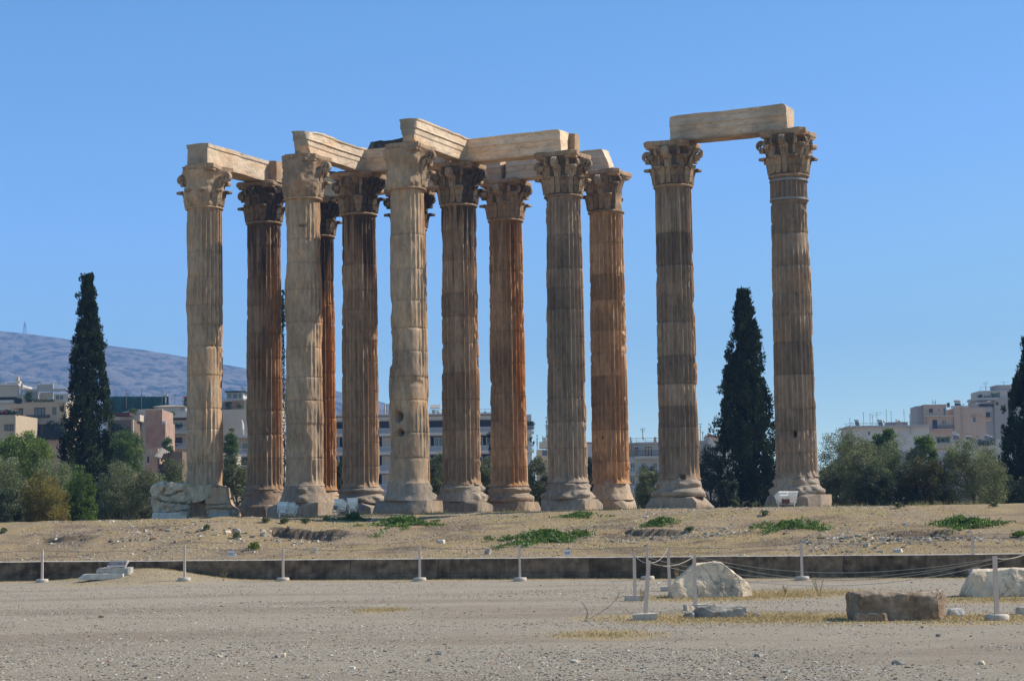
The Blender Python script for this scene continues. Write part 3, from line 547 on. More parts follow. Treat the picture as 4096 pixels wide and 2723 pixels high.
for k, s in COLS.items():
    gx_, gy_ = grid(*s['ab']); zg = ZB - 1.40; loc = (gx_, gy_, zg)
    t = thing('temple_column', s['label'], 'column', loc, 'temple columns'); croots[k] = t
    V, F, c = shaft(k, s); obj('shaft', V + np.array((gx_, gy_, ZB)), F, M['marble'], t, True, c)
    seed = ord(k); bw = {'A': .9, 'F': 1.0, 'C': .95, 'B': .9, 'D': .5, 'J': .95}.get(k, .35)
    if k != 'A':
        V, F = base_mesh(seed, bw); V = V + np.array((gx_, gy_, zg)); tint = {'J': (.44, .33, .23), 'H': (.40, .30, .21), 'D': (.42, .30, .2), 'B': (.30, .21, .15)}.get(k, (.36, .285, .215))
        if k == 'J': V[:, 0] = gx_ + (V[:, 0] - gx_) * .92
        b = obj('base', V, F, M['marble'], t, True, stone_col(V, np.array(tint), seed + 90))
        hs = {'B': (1.35, 1.35), 'J': (1.15, 1.1), 'D': (1.1, 1.1), 'C': (1.3, 1.3), 'F': (1.3, 1.3)}.get(k, (1.24, 1.24))
        V, F = rockbox((hs[0], hs[1], .36), (26, 26, 8), seed + 50, .05, .7, 14, .26); V = xf(V, (gx_, gy_, zg + .255), -TH)
        obj('plinth', V, F, M['marble'], b, False, stone_col(V, np.array(tint) * (.95 if k not in 'CFG' else .85), seed + 60))
    capital(k, t, s, loc)
    if k == 'L':
        mb = MB()
        for zz in (12.55, 13.42):
            mb.lathe([(.86, -.045), (.885, -.045), (.885, .045), (.86, .045)], 64, (gx_, gy_, ZB + zz))
        for az in (-.25, .98): mb.bar((gx_ + math.sin(az) * .885, gy_ - math.cos(az) * .885, ZB + 12.55), (gx_ + math.sin(az) * .875, gy_ - math.cos(az) * .875, ZB + 13.5), .05, .03)
        mb.build('metal_strap', M['galv'], t)

# ------------------------------------------------------------------ architrave beams
ZC = ZB + HS + 2.055
def beam(label, a, b, e0, e1, w, h, off=0, seed=0, base=MAR, fascia=1, rough=.03, chipd=.05, dz=0, name='architrave_beam', mat=None, blacken=.25, taper=0):
    p0, p1 = np.array(a, float), np.array(b, float); d = p1 - p0; L0 = np.linalg.norm(d); d /= L0; nrm = np.array((d[1], -d[0]))      # right hand side of a -> b
    p0 = p0 - d * e0 + nrm * off; p1 = p1 + d * e1 + nrm * off; L = np.linalg.norm(p1 - p0); c = (p0 + p1) / 2
    ny_ = max(8, int(w / .1)); V, F = rockbox((L / 2, w / 2, h / 2), (int(L / .11), ny_, 18), seed, rough, .9, 9, chipd, flatbot=False)
    if fascia == 2:
        zr = (V[:, 2] / h + .5); V[:, 1] += np.sign(V[:, 1]) * np.interp(zr, [0, .78, .82, 1], [0, 0, .05, .06]) * (np.abs(V[:, 1]) > w / 2 - .12)
    elif fascia:
        zr = (V[:, 2] / h + .5); side = np.abs(V[:, 1]) > w / 2 - .12
        st = np.interp(zr, [0, .36, .39, .58, .62, .66, .90, .93, 1.0], [-.085, -.085, -.04, -.04, .045, .0, .0, .05, .055])
        V[:, 1] += np.sign(V[:, 1]) * st * side
    V[:, 2] += taper * (V[:, 0] / L) + .03 * vn(P3(V[:, 0] * 1.5, V[:, 1], 0), seed + 9) * (V[:, 2] > h * .4)
    base = np.asarray(base) * np.array((1.45, 1.58, 1.72)); ang = math.atan2(d[1], d[0]); Wd = xf(V, (c[0], c[1], ZC + h / 2 + dz - .004), ang)
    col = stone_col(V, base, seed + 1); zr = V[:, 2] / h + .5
    col = mixc(col, BLK * 2.2, blacken * np.clip(sst(.12, -.02, zr) * 2.2 + .7 * sst(.15, .5, fbm(V * np.array((.5, .5, 1.6)), 4, seed + 4)), 0, 1))  # blacker along the bottom edge and in random patches
    col = mixc(col, col * .62, sst(L / 2 - .16, L / 2 - .02, np.abs(V[:, 0])) * (V[:, 0] < 0 if seed != 309 else 0))  # end face painted darker, standing in for the shade on it
    col = mixc(col, base * np.array((1.05, .8, .55)), .5 * sst(.2, .5, fbm(V * np.array((.35, .5, 2.5)), 4, seed + 5)))
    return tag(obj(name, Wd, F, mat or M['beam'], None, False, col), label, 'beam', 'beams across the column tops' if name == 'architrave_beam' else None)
g = {k: grid(*s['ab']) for k, s in COLS.items()}
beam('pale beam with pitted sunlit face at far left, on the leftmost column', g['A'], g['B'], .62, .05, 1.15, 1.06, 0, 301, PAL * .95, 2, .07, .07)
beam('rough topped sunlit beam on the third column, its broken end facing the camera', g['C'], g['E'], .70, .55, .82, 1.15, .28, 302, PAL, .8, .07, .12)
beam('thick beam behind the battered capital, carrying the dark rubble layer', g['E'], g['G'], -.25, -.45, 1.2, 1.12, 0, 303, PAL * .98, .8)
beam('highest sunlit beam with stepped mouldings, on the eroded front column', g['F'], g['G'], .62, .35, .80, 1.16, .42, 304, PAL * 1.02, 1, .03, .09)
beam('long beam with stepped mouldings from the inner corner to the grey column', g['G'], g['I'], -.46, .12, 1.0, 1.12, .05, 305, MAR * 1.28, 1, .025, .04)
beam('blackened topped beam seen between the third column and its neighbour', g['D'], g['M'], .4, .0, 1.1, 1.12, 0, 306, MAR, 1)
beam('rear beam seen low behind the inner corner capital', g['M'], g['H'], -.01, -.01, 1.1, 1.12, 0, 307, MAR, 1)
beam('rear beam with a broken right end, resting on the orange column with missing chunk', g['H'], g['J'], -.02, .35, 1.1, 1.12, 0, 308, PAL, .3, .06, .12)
beam('single beam bridging the separate pair of columns at right', g['K'], g['L'], -.1, .15, 1.25, 1.17, .0, 309, GRY * 1.45, 1, .03, .05, blacken=.4)
def rubble(label, a, b, f0, f1, w, h, off, seed, z):
    a, b = np.array(a), np.array(b); p0, p1 = a + (b - a) * f0, a + (b - a) * f1; d = p1 - p0; L = np.linalg.norm(d); ang = math.atan2(d[1], d[0])
    nr = np.array((-d[1], d[0])) / L * off; V, F = rockbox((L / 2, w / 2, h / 2), (60, 14, 10), seed, .12, .45, 6, .2)
    tag(obj('rubble_layer', xf(V, (*(p0 + p1) / 2 + nr, z + h / 2), ang), F, M['crust']), label, 'rubble')
rubble('black crusted rubble layer lying on the beam behind the front columns', g['E'], g['G'], .05, .82, .8, .52, .25, 311, ZC + 1.08)
rubble('thin black crusted rubble strip on the beam behind the third column', g['D'], g['M'], .05, .85, .8, .3, .1, 312, ZC + 1.08)
# the broken stub on B and the second half of the end block on I
V, F = rockbox((.42, .45, .55), (10, 10, 12), 321, .06, .5, 8, .15); c = g['B'] + UV * .62
V = xf(V, (*c, ZC + .54), -TH); tag(obj('beam_stub', V, F, M['beam'], None, False, stone_col(V, MAR, 3)), 'short broken beam stub standing on the blackened capital at left', 'stone block')
V, F = rockbox((.40, .34, .56), (10, 10, 12), 322, .07, .5, 9, .2); c = g['I'] + UV * .0 + VV * .92 * 1.0
V = xf(V, (*c, ZC + .55), -TH); tag(obj('beam_stub', V, F, M['beam'], None, False, stone_col(V, PAL, 4)), 'small broken stone block behind the right end of the long beam', 'stone block')
# ------------------------------------------------------------------ broken base of the leftmost column and stones around it
def px(x, y, d): return at(x, y, d)
def stone(name, label, cat, x0, x1, ytop, ybot, d, depth, mat, seed, rough=.08, chips=10, chipd=.3, rnd=0., rz=0., parent=None, col=None, res=.07, sink=.08, group=None, scale=.6, cuts=()):
    """a stone whose silhouette spans these photo columns and rows at distance d"""
    a, b = at(x0, ybot, d), at(x1, ytop, d); w, h = b.x - a.x, at((x0 + x1) / 2, ytop, d).z - at((x0 + x1) / 2, ybot, d).z
    n = [max(6, int(q / res)) for q in (w, depth, h + sink)]
    V, F = rockbox((w / 2, depth / 2, (h + sink) / 2), n, seed, rough, scale, chips, chipd, rnd, cuts=cuts)
    zb = at((x0 + x1) / 2, ybot, d).z; V = xf(V, ((a.x + b.x) / 2, d + depth / 2, zb - sink + (h + sink) / 2), rz)
    o = obj(name, V, F, mat, parent, False, stone_col(V, col, seed) if col is not None else None)
    return tag(o, label, cat, group) if parent is None else o
dA = 94.0; tA = croots['A']
import bmesh
def outline(name, label, cat, zpts, d, depth, seed, col, parent=None, rough=.10, mat='marble', cuts=5, lean=.0):
    """a broken stone: its outline (read off an enlarged crop of the photo) given a real depth, then split finely and roughened"""
    bm = bmesh.new(); f_ = [bm.verts.new(at(322.5 + x * .1025, 1082.8 + y * .1025, d)) for x, y in zpts]; f0 = bm.faces.new(f_); r_ = bmesh.ops.extrude_face_region(bm, geom=[f0]); mv = [v for v in r_['geom'] if isinstance(v, bmesh.types.BMVert)]
    for v in mv: v.co.y += depth
    bmesh.ops.recalc_face_normals(bm, faces=bm.faces); bmesh.ops.triangulate(bm, faces=bm.faces)
    for q in range(cuts):
        lg = [e for e in bm.edges if e.calc_length() > .10]
        if lg: bmesh.ops.subdivide_edges(bm, edges=lg, cuts=1); bmesh.ops.triangulate(bm, faces=[f for f in bm.faces if len(f.verts) > 3])
    bm.normal_update(); V = np.array([v.co for v in bm.verts]); Nn = np.array([v.normal for v in bm.verts]); F = np.array([[v.index for v in f.verts] for f in bm.faces]) if bm.verts.index_update() is None else None; bm.free()
    V = V + Nn * (rough * fbm(V * 1.6 + seed, 4, seed) + rough * .9 * np.abs(fbm(V * 2.4 + seed, 3, seed + 1)) - rough * 1.2 * sst(.05, .0, np.abs(fbm(V * np.array((.7, .7, 1.5)) + seed, 2, seed + 3))))[:, None]
    o = obj(name, V, F, M[mat], parent, False, stone_col(V, np.asarray(col), seed)); return tag(o, label, cat) if parent is None else o
LIM = np.array((.66, .54, .40))
b = outline('base', None, None, [(1615, 500), (1618, 345), (1845, 345), (1852, 388), (1915, 392), (1955, 540), (1990, 690), (2020, 760), (2130, 900), (2170, 1040), (1510, 1040), (1475, 800), (1470, 660), (1560, 600)], dA, 1.9, 401, PAL * 1.08, tA)
outline('bridging_slab', None, None, [(950, 331), (1612, 345), (1614, 430), (1590, 540), (1500, 620), (1330, 690), (1200, 715), (1090, 640), (1020, 560), (940, 520)], dA + .1, 1.6, 402, np.array((.62, .48, .32)), b)
stone('core_masonry', None, None, 424, 486, 1150, 1190, dA + .55, 1.2, M['marble'], 403, .12, 8, .3, parent=b, col=GRY * 1.5)
outline('broken_block', 'massive broken marble block overhanging a pale slab, left of the leftmost column', 'stone block', [(250, 380), (290, 335), (360, 326), (945, 331), (1005, 420), (1000, 520), (1060, 600), (1085, 700), (1075, 790), (1020, 860), (1025, 942), (380, 942), (310, 880), (247, 720), (262, 560)], dA - .25, 1.7, 404, LIM, None, .24)
stone('foundation_slab', 'speckled pale slab under the massive broken block', 'slab', 350, 430, 1179.5, 1194, dA - .3, 1.6, M['slab'], 405, .02, 4, .1)
stone('foundation_slab', 'low pale slab at the foot of the leftmost column', 'slab', 482, 529, 1179, 1191, dA - .25, 1.2, M['greyslab'], 406, .02, 4, .1)
# ------------------------------------------------------------------ boulders and blocks in the yard
def gd(x, y): return hit(x, y).y
stone('boulder', 'big pale faceted boulder among the rope posts', 'boulder', 1541, 1742, 1297, 1379, gd(1640, 1377), 1.5, M['rock'], 424, .07, 22, .56, .35, scale=.4, res=.035)
stone('boulder', 'ridged pale boulder cut off by the right edge of the photo', 'boulder', 2236, 2470, 1312, 1376, gd(2290, 1375), 1.4, M['rock'], 412, .07, 15, .42, .25, scale=.4, res=.04)
stone('flat_rock', 'low flat grey rock in front of the big pale boulder', 'rock', 1582, 1760, 1395, 1424, gd(1660, 1423), .8, M['rockdark'], 428, .07, 16, .5, .2, scale=.3, res=.025)
stone('small_rock', 'small grey rock leaning on the left end of the low flat rock', 'rock', 1583, 1603, 1394, 1412, gd(1600, 1421), .35, M['rock'], 414, .03, 8, .4, .3, scale=.2, res=.02)
stone('small_rock', 'flat grey fragment at the left foot of the low flat rock', 'rock', 1576, 1604, 1410, 1424, gd(1590, 1423), .3, M['rockdark'], 415, .02, 8, .4, .3, scale=.2, res=.02)
stone('small_rock', 'small dark fragment at the right end of the low flat rock', 'rock', 1738, 1757, 1411, 1422, gd(1750, 1421), .25, M['rockdark'], 416, .02, 8, .4, .3, scale=.2, res=.02)
stone('stone_block', 'rough dark pitted stone block with a sunlit right end', 'stone block', 1973, 2187, 1365, 1430, gd(2080, 1429), .95, M['conglom'], 440, .07, 4, .06, .0, rz=.05, cuts=(((.86, -.5, .05), .80), ((0, -.6, .8), .93), ((-.9, -.3, .3), .93)), scale=.35, res=.03)
stone('small_rock', 'rough fragment lying at the left foot of the dark pitted block', 'rock', 1964, 2060, 1412, 1432, gd(2010, 1431), .35, M['conglom'], 418, .04, 8, .4, .2, scale=.2, res=.025)
stone('small_rock', 'white rock lying at the right end of the dark pitted block', 'rock', 2186, 2221, 1402, 1421, gd(2200, 1419), .3, M['slab'], 419, .03, 9, .4, .3, scale=.2, res=.02)
# plaque by the wall
dP = 64.2
stone('plaque_block', 'grey broken ended block carrying the tilted plaque near the wall', 'stone block', 222, 300, 1307, 1320.5, dP, .62, M['greyslab'], 431, .025, 6, .15, scale=.2, res=.04)
stone('ground_slab', 'pale flat slab lying under the plaque block', 'slab', 180, 283, 1321.5, 1329, dP - .2, .6, M['slab'], 432, .02, 8, .25, scale=.2, res=.04)
pa, pb, pt = at(246, 1305.5, dP + .2), at(288, 1304, dP + .2), at(250, 1290.5, dP + .2)
pw, phh = pb.x - pa.x, pt.z - pa.z
tp = thing('inscribed_plaque', 'tilted grey plaque with two lines of dark lettering, on the block near the wall', 'plaque', ((pa.x + pb.x) / 2, dP + .25, pa.z))
mb = MB(); sh = .55 * phh
x0, x1 = pa.x, pb.x; y0 = dP + .2
mb.add([(x0, y0, pa.z), (x1, y0, pa.z), (x1, y0 + .12, pa.z - .03), (x0, y0 + .12, pa.z - .03), (x0 + .05, y0 + sh, pa.z + phh), (x1 + .05, y0 + sh, pa.z + phh), (x1 + .10, y0 + sh + .12, pa.z + phh - .03), (x0 + .10, y0 + sh + .12, pa.z + phh - .03)], BF)
mb.build('tablet', M['plaque'], tp)
def text(body, size, loc, rot, parent, mat, name='lettering'):
    cu = bpy.data.curves.new(name, 'FONT'); cu.body = body; cu.size = size; cu.align_x = 'CENTER'; cu.align_y = 'CENTER'; cu.extrude = .002; cu.space_line = .95; cu.offset = size * .012
    o = bpy.data.objects.new(name, cu); C.objects.link(o); dg = bpy.context.evaluated_depsgraph_get(); me = bpy.data.meshes.new_from_object(o.evaluated_get(dg)); bpy.data.objects.remove(o)
    q = bpy.data.objects.new(name, me); C.objects.link(q); me.materials.append(mat); q.parent = parent; q.location = Vector(loc) - wloc(parent); q.rotation_euler = rot; return q
til = math.atan2(phh, sh)
for ln, q in (('ΝΑΟΣ ΟΛΥΜΠΙΟΥ ΔΙΟΣ', .68), ('TEMPLE OF OLYMPIAN ZEUS', .40)):
    text(ln, .058, ((x0 + x1) / 2 + .05 * q + .015, y0 + sh * q - .006, pa.z + phh * q + .004), (til, 0, 0), tp, M['ink'])
# ------------------------------------------------------------------ rope posts along the wall and round the stones
def post(x, yb, yt, label, base='round', w=.075, lean=0, group='rope posts'):
    p = hit(x, yb); h = (yb - yt) * PIX * p.y / FPX; t = thing('rope_post', label, 'post', p, group)
    mb = MB(); mb.add([(p.x - w / 2, p.y - w / 2, p.z), (p.x + w / 2, p.y - w / 2, p.z), (p.x + w / 2, p.y + w / 2, p.z), (p.x - w / 2, p.y + w / 2, p.z)] + [(p.x + dx * w / 2 * .9 + lean, p.y + dy * w / 2 * .9, p.z + h) for dx, dy in ((-1, -1), (1, -1), (1, 1), (-1, 1))], BF)
    mb.build('pole', M['post'], t); mb = MB()
    if base == 'round':
        mb.lathe([(.19, -.05), (.205, .02), (.205, .07), (.19, .10), (.05, .105)], 28, p); mb.build('foot', M['cement'], t, True)
    else:
        V, F = rockbox((.22, .15, .075), (14, 10, 6), int(x), .012, .15, 5, .12); obj('foot', xf(V, p + Vector((0, 0, .045)), base), F, M['cement'], t)
    return p + Vector((lean, 0, h - .03)), t
WP = [post(97, 1340, 1266, 'leftmost rope post, standing left of the tilted plaque'), post(425, 1337, 1257, 'rope post right of the small dry mound and plaque'), post(652, 1337, 1261, 'rope post below the left pair of floodlights'),
      post(967, 1337, 1257, 'rope post in front of the middle of the wall, below the trailing green weeds'), post(1198, 1337, 1255, 'rope post just left of the right warning sign'),
      post(1492, 1334, 1256, 'rope post by the wall, partly behind two nearer posts'), post(1848, 1335, 1249, 'rope post by the wall between the big boulder and the dark block'), post(2243, 1324, 1242, 'rope post by the wall behind the right boulder')]
P1 = post(1463, 1383, 1273, 'leftmost of the four nearer posts around the big boulder', .1)
P2 = post(1486, 1427, 1293, 'nearest left rope post, tilted, on a square cement foot', -.05, lean=.09)
P3p = post(1543, 1361, 1259, 'rope post just behind the left side of the big boulder', .0, lean=-.02)
P4 = post(1602, 1405, 1279, 'rope post in front of the big boulder, behind the flat rock', .1)
P5 = post(2297, 1428, 1283, 'rope post on a round cement foot in front of the right boulder')
P6 = post(2372, 1413, 1272, 'rope post mostly outside the right edge, only its cement foot in view', .0)
def rope(label, a, b, sag, r=.006, name='rope', mat='rope', cat='rope', n=40):
    a, b = np.array(a), np.array(b); s = np.linspace(0, 1, n)[:, None]; pts = a + (b - a) * s; pts[:, 2] -= (4 * sag * s * (1 - s))[:, 0]
    o = MB().tube(pts, r, 6).build(name, M[mat], None, True); return tag(o, label, cat, 'ropes between the posts' if name == 'rope' else 'wires along the wall')
rope('short pale rope sagging between the two left nearer posts', P1[0], P2[0], .07, .006)
rope('pale rope rising from the tilted post to the post behind the boulder', P2[0], P3p[0], .12, .006)
rope('pale rope sagging between the tilted post and the post in front of the boulder', P2[0], P4[0], .12, .006)
rope('long rope from the post behind the boulder to the right round foot post', P3p[0], P5[0], .42)
rope('long rope from the post in front of the boulder to the right round foot post', P4[0], P5[0], .42)
rope('long rope from the leftmost nearer post to the right round foot post', P1[0], P5[0] - Vector((0, 0, .02)), .44)
rope('lowest long rope from the tilted post to beyond the right edge', P2[0], P6[0], .50)
rope('pale rope leaving the right round foot post towards the right edge', P5[0], P6[0], .05)
for i in range(len(WP) - 1):
    rope(['thin wire between the leftmost post and the post by the dry mound', 'thin wire carrying the left warning sign', 'thin wire above the wall left of the middle post', 'thin wire above the middle of the wall', 'thin wire carrying the right warning sign', 'thin wire above the wall behind the boulder', 'thin wire above the wall behind the dark block'][i], WP[i][0], WP[i + 1][0], .10, .007, 'wire', 'wire', 'wire')
a0 = np.array(WP[0][0]); rope('thin wire leaving the leftmost post past the left edge', a0, a0 + np.array((-4.5, 1.6, 0)), .05, .007, 'wire', 'wire', 'wire')
a0 = np.array(WP[-1][0]); rope('thin wire leaving the last wall post past the right edge', a0, a0 + np.array((4.5, -1.6, 0)), .05, .007, 'wire', 'wire', 'wire')
for (xs, yt, yb, i, lab) in ((532, 1268.5, 1281.5, 1, 'white DO NOT ENTER sign hanging on the wire at left'), (1307, 1266, 1279, 4, 'white DO NOT ENTER sign hanging on the wire near the big weed patch')):
    A, B = WP[i][0], WP[i + 1][0]; f = (xs - [425, 1198][i > 1]) / ([652 - 425, 1492 - 1198][i > 1]); d = A.y + (B.y - A.y) * f - .02
    q0, q1 = at(xs - 7.6, yb, d), at(xs + 7.6, yt, d); t = thing('warning_sign', lab, 'sign', ((q0.x + q1.x) / 2, d, q0.z), 'warning signs')
    MB().box(q0.x, d, q0.z, q1.x, d + .006, q1.z).build('panel', M['sign'], t)
    zw = WP[i][0].z + (WP[i + 1][0].z - WP[i][0].z) * f - .4 * f * (1 - f); mb = MB()
    for sx in (.25, .7): xq = q0.x + (q1.x - q0.x) * sx; mb.bar((xq, d + .003, q1.z - .02), (xq, d + .012, max(zw, q1.z + .01)), .006)
    mb.build('clip', M['wire'], t)
    hgt = q1.z - q0.z; text('DO NOT\nENTER', hgt * .27, ((q0.x + q1.x) / 2, d - .003, q0.z + hgt * .44), (math.pi / 2, 0, 0), t, M['ink'])
# ------------------------------------------------------------------ floodlights
def floodlight(x, yt, yb, d, yaw, label, tilt=.5, legs=(-1, 1), wid=.48):
    p = at(x, yb, d); h = at(x, yt, d).z - p.z; t = thing('floodlight', label, 'floodlight', p, 'floodlights on the plateau'); ty = math.radians(yaw); zc = h * .66
    def place(V): return xf(V, p, ty)
    hw = wid / 2
    prof = [(-.20, .19), (.16, .02), (.12, -.10), (-.02, -.17), (-.16, -.10), (-.22, .05)]       # side view: lid from back top to front
    n = len(prof); V = [(sx * (hw if i < 2 else hw * .86), q[0], zc + q[1]) for sx in (-1, 1) for i, q in enumerate(prof)]
    mb = MB().add(place(V), [np.array([[i, (i + 1) % n, n + (i + 1) % n, n + i] for i in range(n)]), np.array([list(range(n))[::-1], [n + i for i in range(n)]])]); hd = mb.build('housing', M['lampwhite'], t)
    mb = MB(); a, b = np.array((-.235, .205)), np.array((.18, .02)); o = np.array((.02, .035))
    V = [(sx * hw * 1.05, *(q + np.array((0, zc)))) for sx in (-1, 1) for q in (a, b, b + o, a + o)]; mb.add(place(V), [np.array([[i, (i + 1) % 4, 4 + (i + 1) % 4, 4 + i] for i in range(4)]), np.array([[3, 2, 1, 0], [4, 5, 6, 7]])]); mb.build('lid', M['lampwhite'], hd)
    MB().add(place(np.array([(sx * hw * .62, yy, zz) for sx in (-1, 1) for yy, zz in ((-.13, zc - .11), (.06, zc - .12), (.05, zc - .26), (-.11, zc - .26))])), [np.array([[i, (i + 1) % 4, 4 + (i + 1) % 4, 4 + i] for i in range(4)]), np.array([[3, 2, 1, 0], [4, 5, 6, 7]])]).build('gear_box', M['lampwhite'], t)
    mb = MB(); zb_ = zc - .31
    for sx in (-1, 1):
        for u, v in zip([(sx * hw * .97, .02, zc), (sx * hw * .97, .02, zc - .22)], [(sx * hw * .97, .02, zc - .22), (sx * hw * .6, .02, zb_)]): mb.bar(*place(np.array([u, v])), .03)
    mb.bar(*place(np.array([(-hw * .6, .02, zb_), (hw * .6, .02, zb_)])), .03); mb.build('bracket', M['lampwhite'], t)
    for sx in legs:
        mb = MB(); mb.bar(*place(np.array([(sx * hw * .62, .0, zb_), (sx * hw * .62, .0, -.08)])), .045); mb.build('leg', M['lampwhite'], t)
    return t
floodlight(651, 1157.5, 1187, 90.6, 6, 'left floodlight of the pair beside the pale column foot', legs=(-1,))
floodlight(672, 1160, 1187, 90.8, -18, 'right floodlight of the pair beside the pale column foot', legs=(1,))
floodlight(786, 1151, 1180, 89.6, -32, 'turned left floodlight above a barrel spotlight, before the brown column', legs=(-1,))
floodlight(812.5, 1147.5, 1180, 89.8, 2, 'right floodlight facing the camera squarely, before the brown column', legs=(-1, 1))
floodlight(1800, 1132.5, 1167, 86.2, 24, 'left floodlight of the pair before the rightmost column', legs=(-1,))
floodlight(1823, 1132, 1167, 86.4, 12, 'right floodlight of the pair before the rightmost column', legs=(-1, 1))
def barrel(x, yt, yb, d, label):
    p = at(x, yb, d); h = at(x, yt, d).z - p.z; t = thing('spotlight', label, 'spotlight', p, 'barrel spotlights'); r = h * .33
    ax = Matrix.Rotation(.25, 3, 'Y') @ Matrix.Rotation(.2, 3, 'X'); mb = MB().lathe([(r * .55, 0), (r * .75, h * .06), (r * .8, h * .42), (r * .98, h * .46), (r, h * .58), (r * .9, h * .6), (r * .85, h * .52)], 18)
    V = np.concatenate(mb.v) @ np.array(ax).T + np.array(p) + np.array((0, 0, h * .38)); obj('barrel', V, [np.concatenate(f) for f in mb.f.values()], M['lampgrey'], t, True)
    mb = MB()
    for sx in (-1, 1): mb.bar((p.x + sx * r * .95, p.y, p.z + h * .6), (p.x + sx * r * .8, p.y, p.z - .05), .025)
    mb.bar((p.x - r * .9, p.y, p.z + .02), (p.x + r * .9, p.y, p.z + .02), .03); mb.build('yoke', M['galv'], t)
barrel(771 + 0, 1164, 1180, 89.4, 'grey barrel spotlight under the turned floodlight'); barrel(833, 1161, 1180, 89.7, 'grey barrel spotlight right of the square on floodlight')
p = at(1808, 1167, 86.0); MB().box(p.x - .1, p.y, p.z + .15, p.x + .22, p.y + .14, p.z + .33).bar((p.x - .05, p.y + .05, p.z + .2), (p.x - .1, p.y, p.z - .05), .03).bar((p.x + .15, p.y + .05, p.z + .2), (p.x + .12, p.y, p.z - .05), .03)
mb = MB(); mb.box(p.x - .1, p.y, p.z + .15, p.x + .22, p.y + .14, p.z + .33)
for q in (-.06, .16): mb.bar((p.x + q, p.y + .05, p.z + .2), (p.x + q - .03, p.y, p.z - .05), .03)
mb.bar((p.x - .08, p.y + .05, p.z + .3), (p.x - .1, p.y + .05, p.z + .42), .05); tag(mb.build('junction_box', M['rust']), 'small rusty brown box on legs under the right floodlights', 'junction box')

# ------------------------------------------------------------------ stones, gravel, grass, weeds
rg = np.random.default_rng(12)
CUBE = np.array([(x, y, z) for x in (-1, 1) for y in (-1, 1) for z in (-1, 1)], float)
CF = np.array([(0, 1, 3, 2), (4, 6, 7, 5), (0, 4, 5, 1), (2, 3, 7, 6), (0, 2, 6, 4), (1, 5, 7, 3)])
def scatter_stones(name, label, xs, ys, sz, cols, seed, flat=.5):
    r = np.random.default_rng(seed); n = len(xs); zs = gz(xs, ys); J = CUBE[None] * r.uniform(.45, 1, (n, 8, 3)) * (sz[:, None] * np.stack([r.uniform(.7, 1.3, n), r.uniform(.6, 1.1, n), r.uniform(.35, .8, n) * flat * 1.6], -1))[:, None]
    a = r.uniform(0, 6.28, n); ca, sa = np.cos(a)[:, None], np.sin(a)[:, None]; V = np.stack([J[..., 0] * ca - J[..., 1] * sa, J[..., 0] * sa + J[..., 1] * ca, J[..., 2]], -1)
    V = V + np.stack([xs, ys, zs + sz * .12], -1)[:, None]; F = (CF[None] + (np.arange(n) * 8)[:, None, None]).reshape(-1, 4)
    return tag(obj(name, V.reshape(-1, 3), F, M['pebble'], None, False, np.repeat(cols, 8, 0), origin=(0, 0, 0)), label, 'gravel', kind='stuff')
PALC = np.array([(.58, .51, .41), (.47, .40, .31), (.36, .31, .245), (.24, .20, .155), (.13, .11, .09), (.36, .21, .13), (.68, .62, .53)])
def pick(n, w, r): return PALC[r.choice(len(PALC), n, p=np.array(w) / sum(w))] * r.uniform(.75, 1.2, (n, 1))
n = 110000; d = 20 + 42 * rg.random(n) ** 1.5; xs = d * rg.uniform(-.275, .275, n); ys = d; k = (tw(xs, ys) < -.3)
cl = fbm(P3(xs * .35, ys * .35, 0), 3, 81) + .4 * fbm(P3(xs * .12, ys * .6, 0), 2, 82); k &= rg.random(n) < np.clip(.45 + 1.1 * cl, .06, 1); xs, ys = xs[k], ys[k]; n = len(xs)
scatter_stones('gravel', 'scattered small grey stones covering the flat yard', xs, ys, .007 + .015 * rg.random(n) ** 3 + .035 * (rg.random(n) > .994) * rg.random(n), pick(n, [5, 5, 4, 3.5, 2.2, 1.5, 2], rg), 1)
n = 46000; xs = rg.uniform(-20, 17, n); tt = .45 + 25 * rg.random(n) ** 1.1; ys = YW0 + WM * xs + tt / CW; cl = fbm(P3(xs * .5, ys * .5, 4), 3, 83); k = rg.random(n) < np.clip(.40 + 1.1 * cl, .08, 1); xs, ys = xs[k], ys[k]; n = len(xs)
scatter_stones('slope_stones', 'countless loose pale and grey stones strewn over the slope', xs, ys, .014 + .035 * rg.random(n) ** 3 + .08 * (rg.random(n) > .992) * rg.random(n), pick(n, [4, 3, 3, 2.5, 1.5, 1, 4], rg), 2)
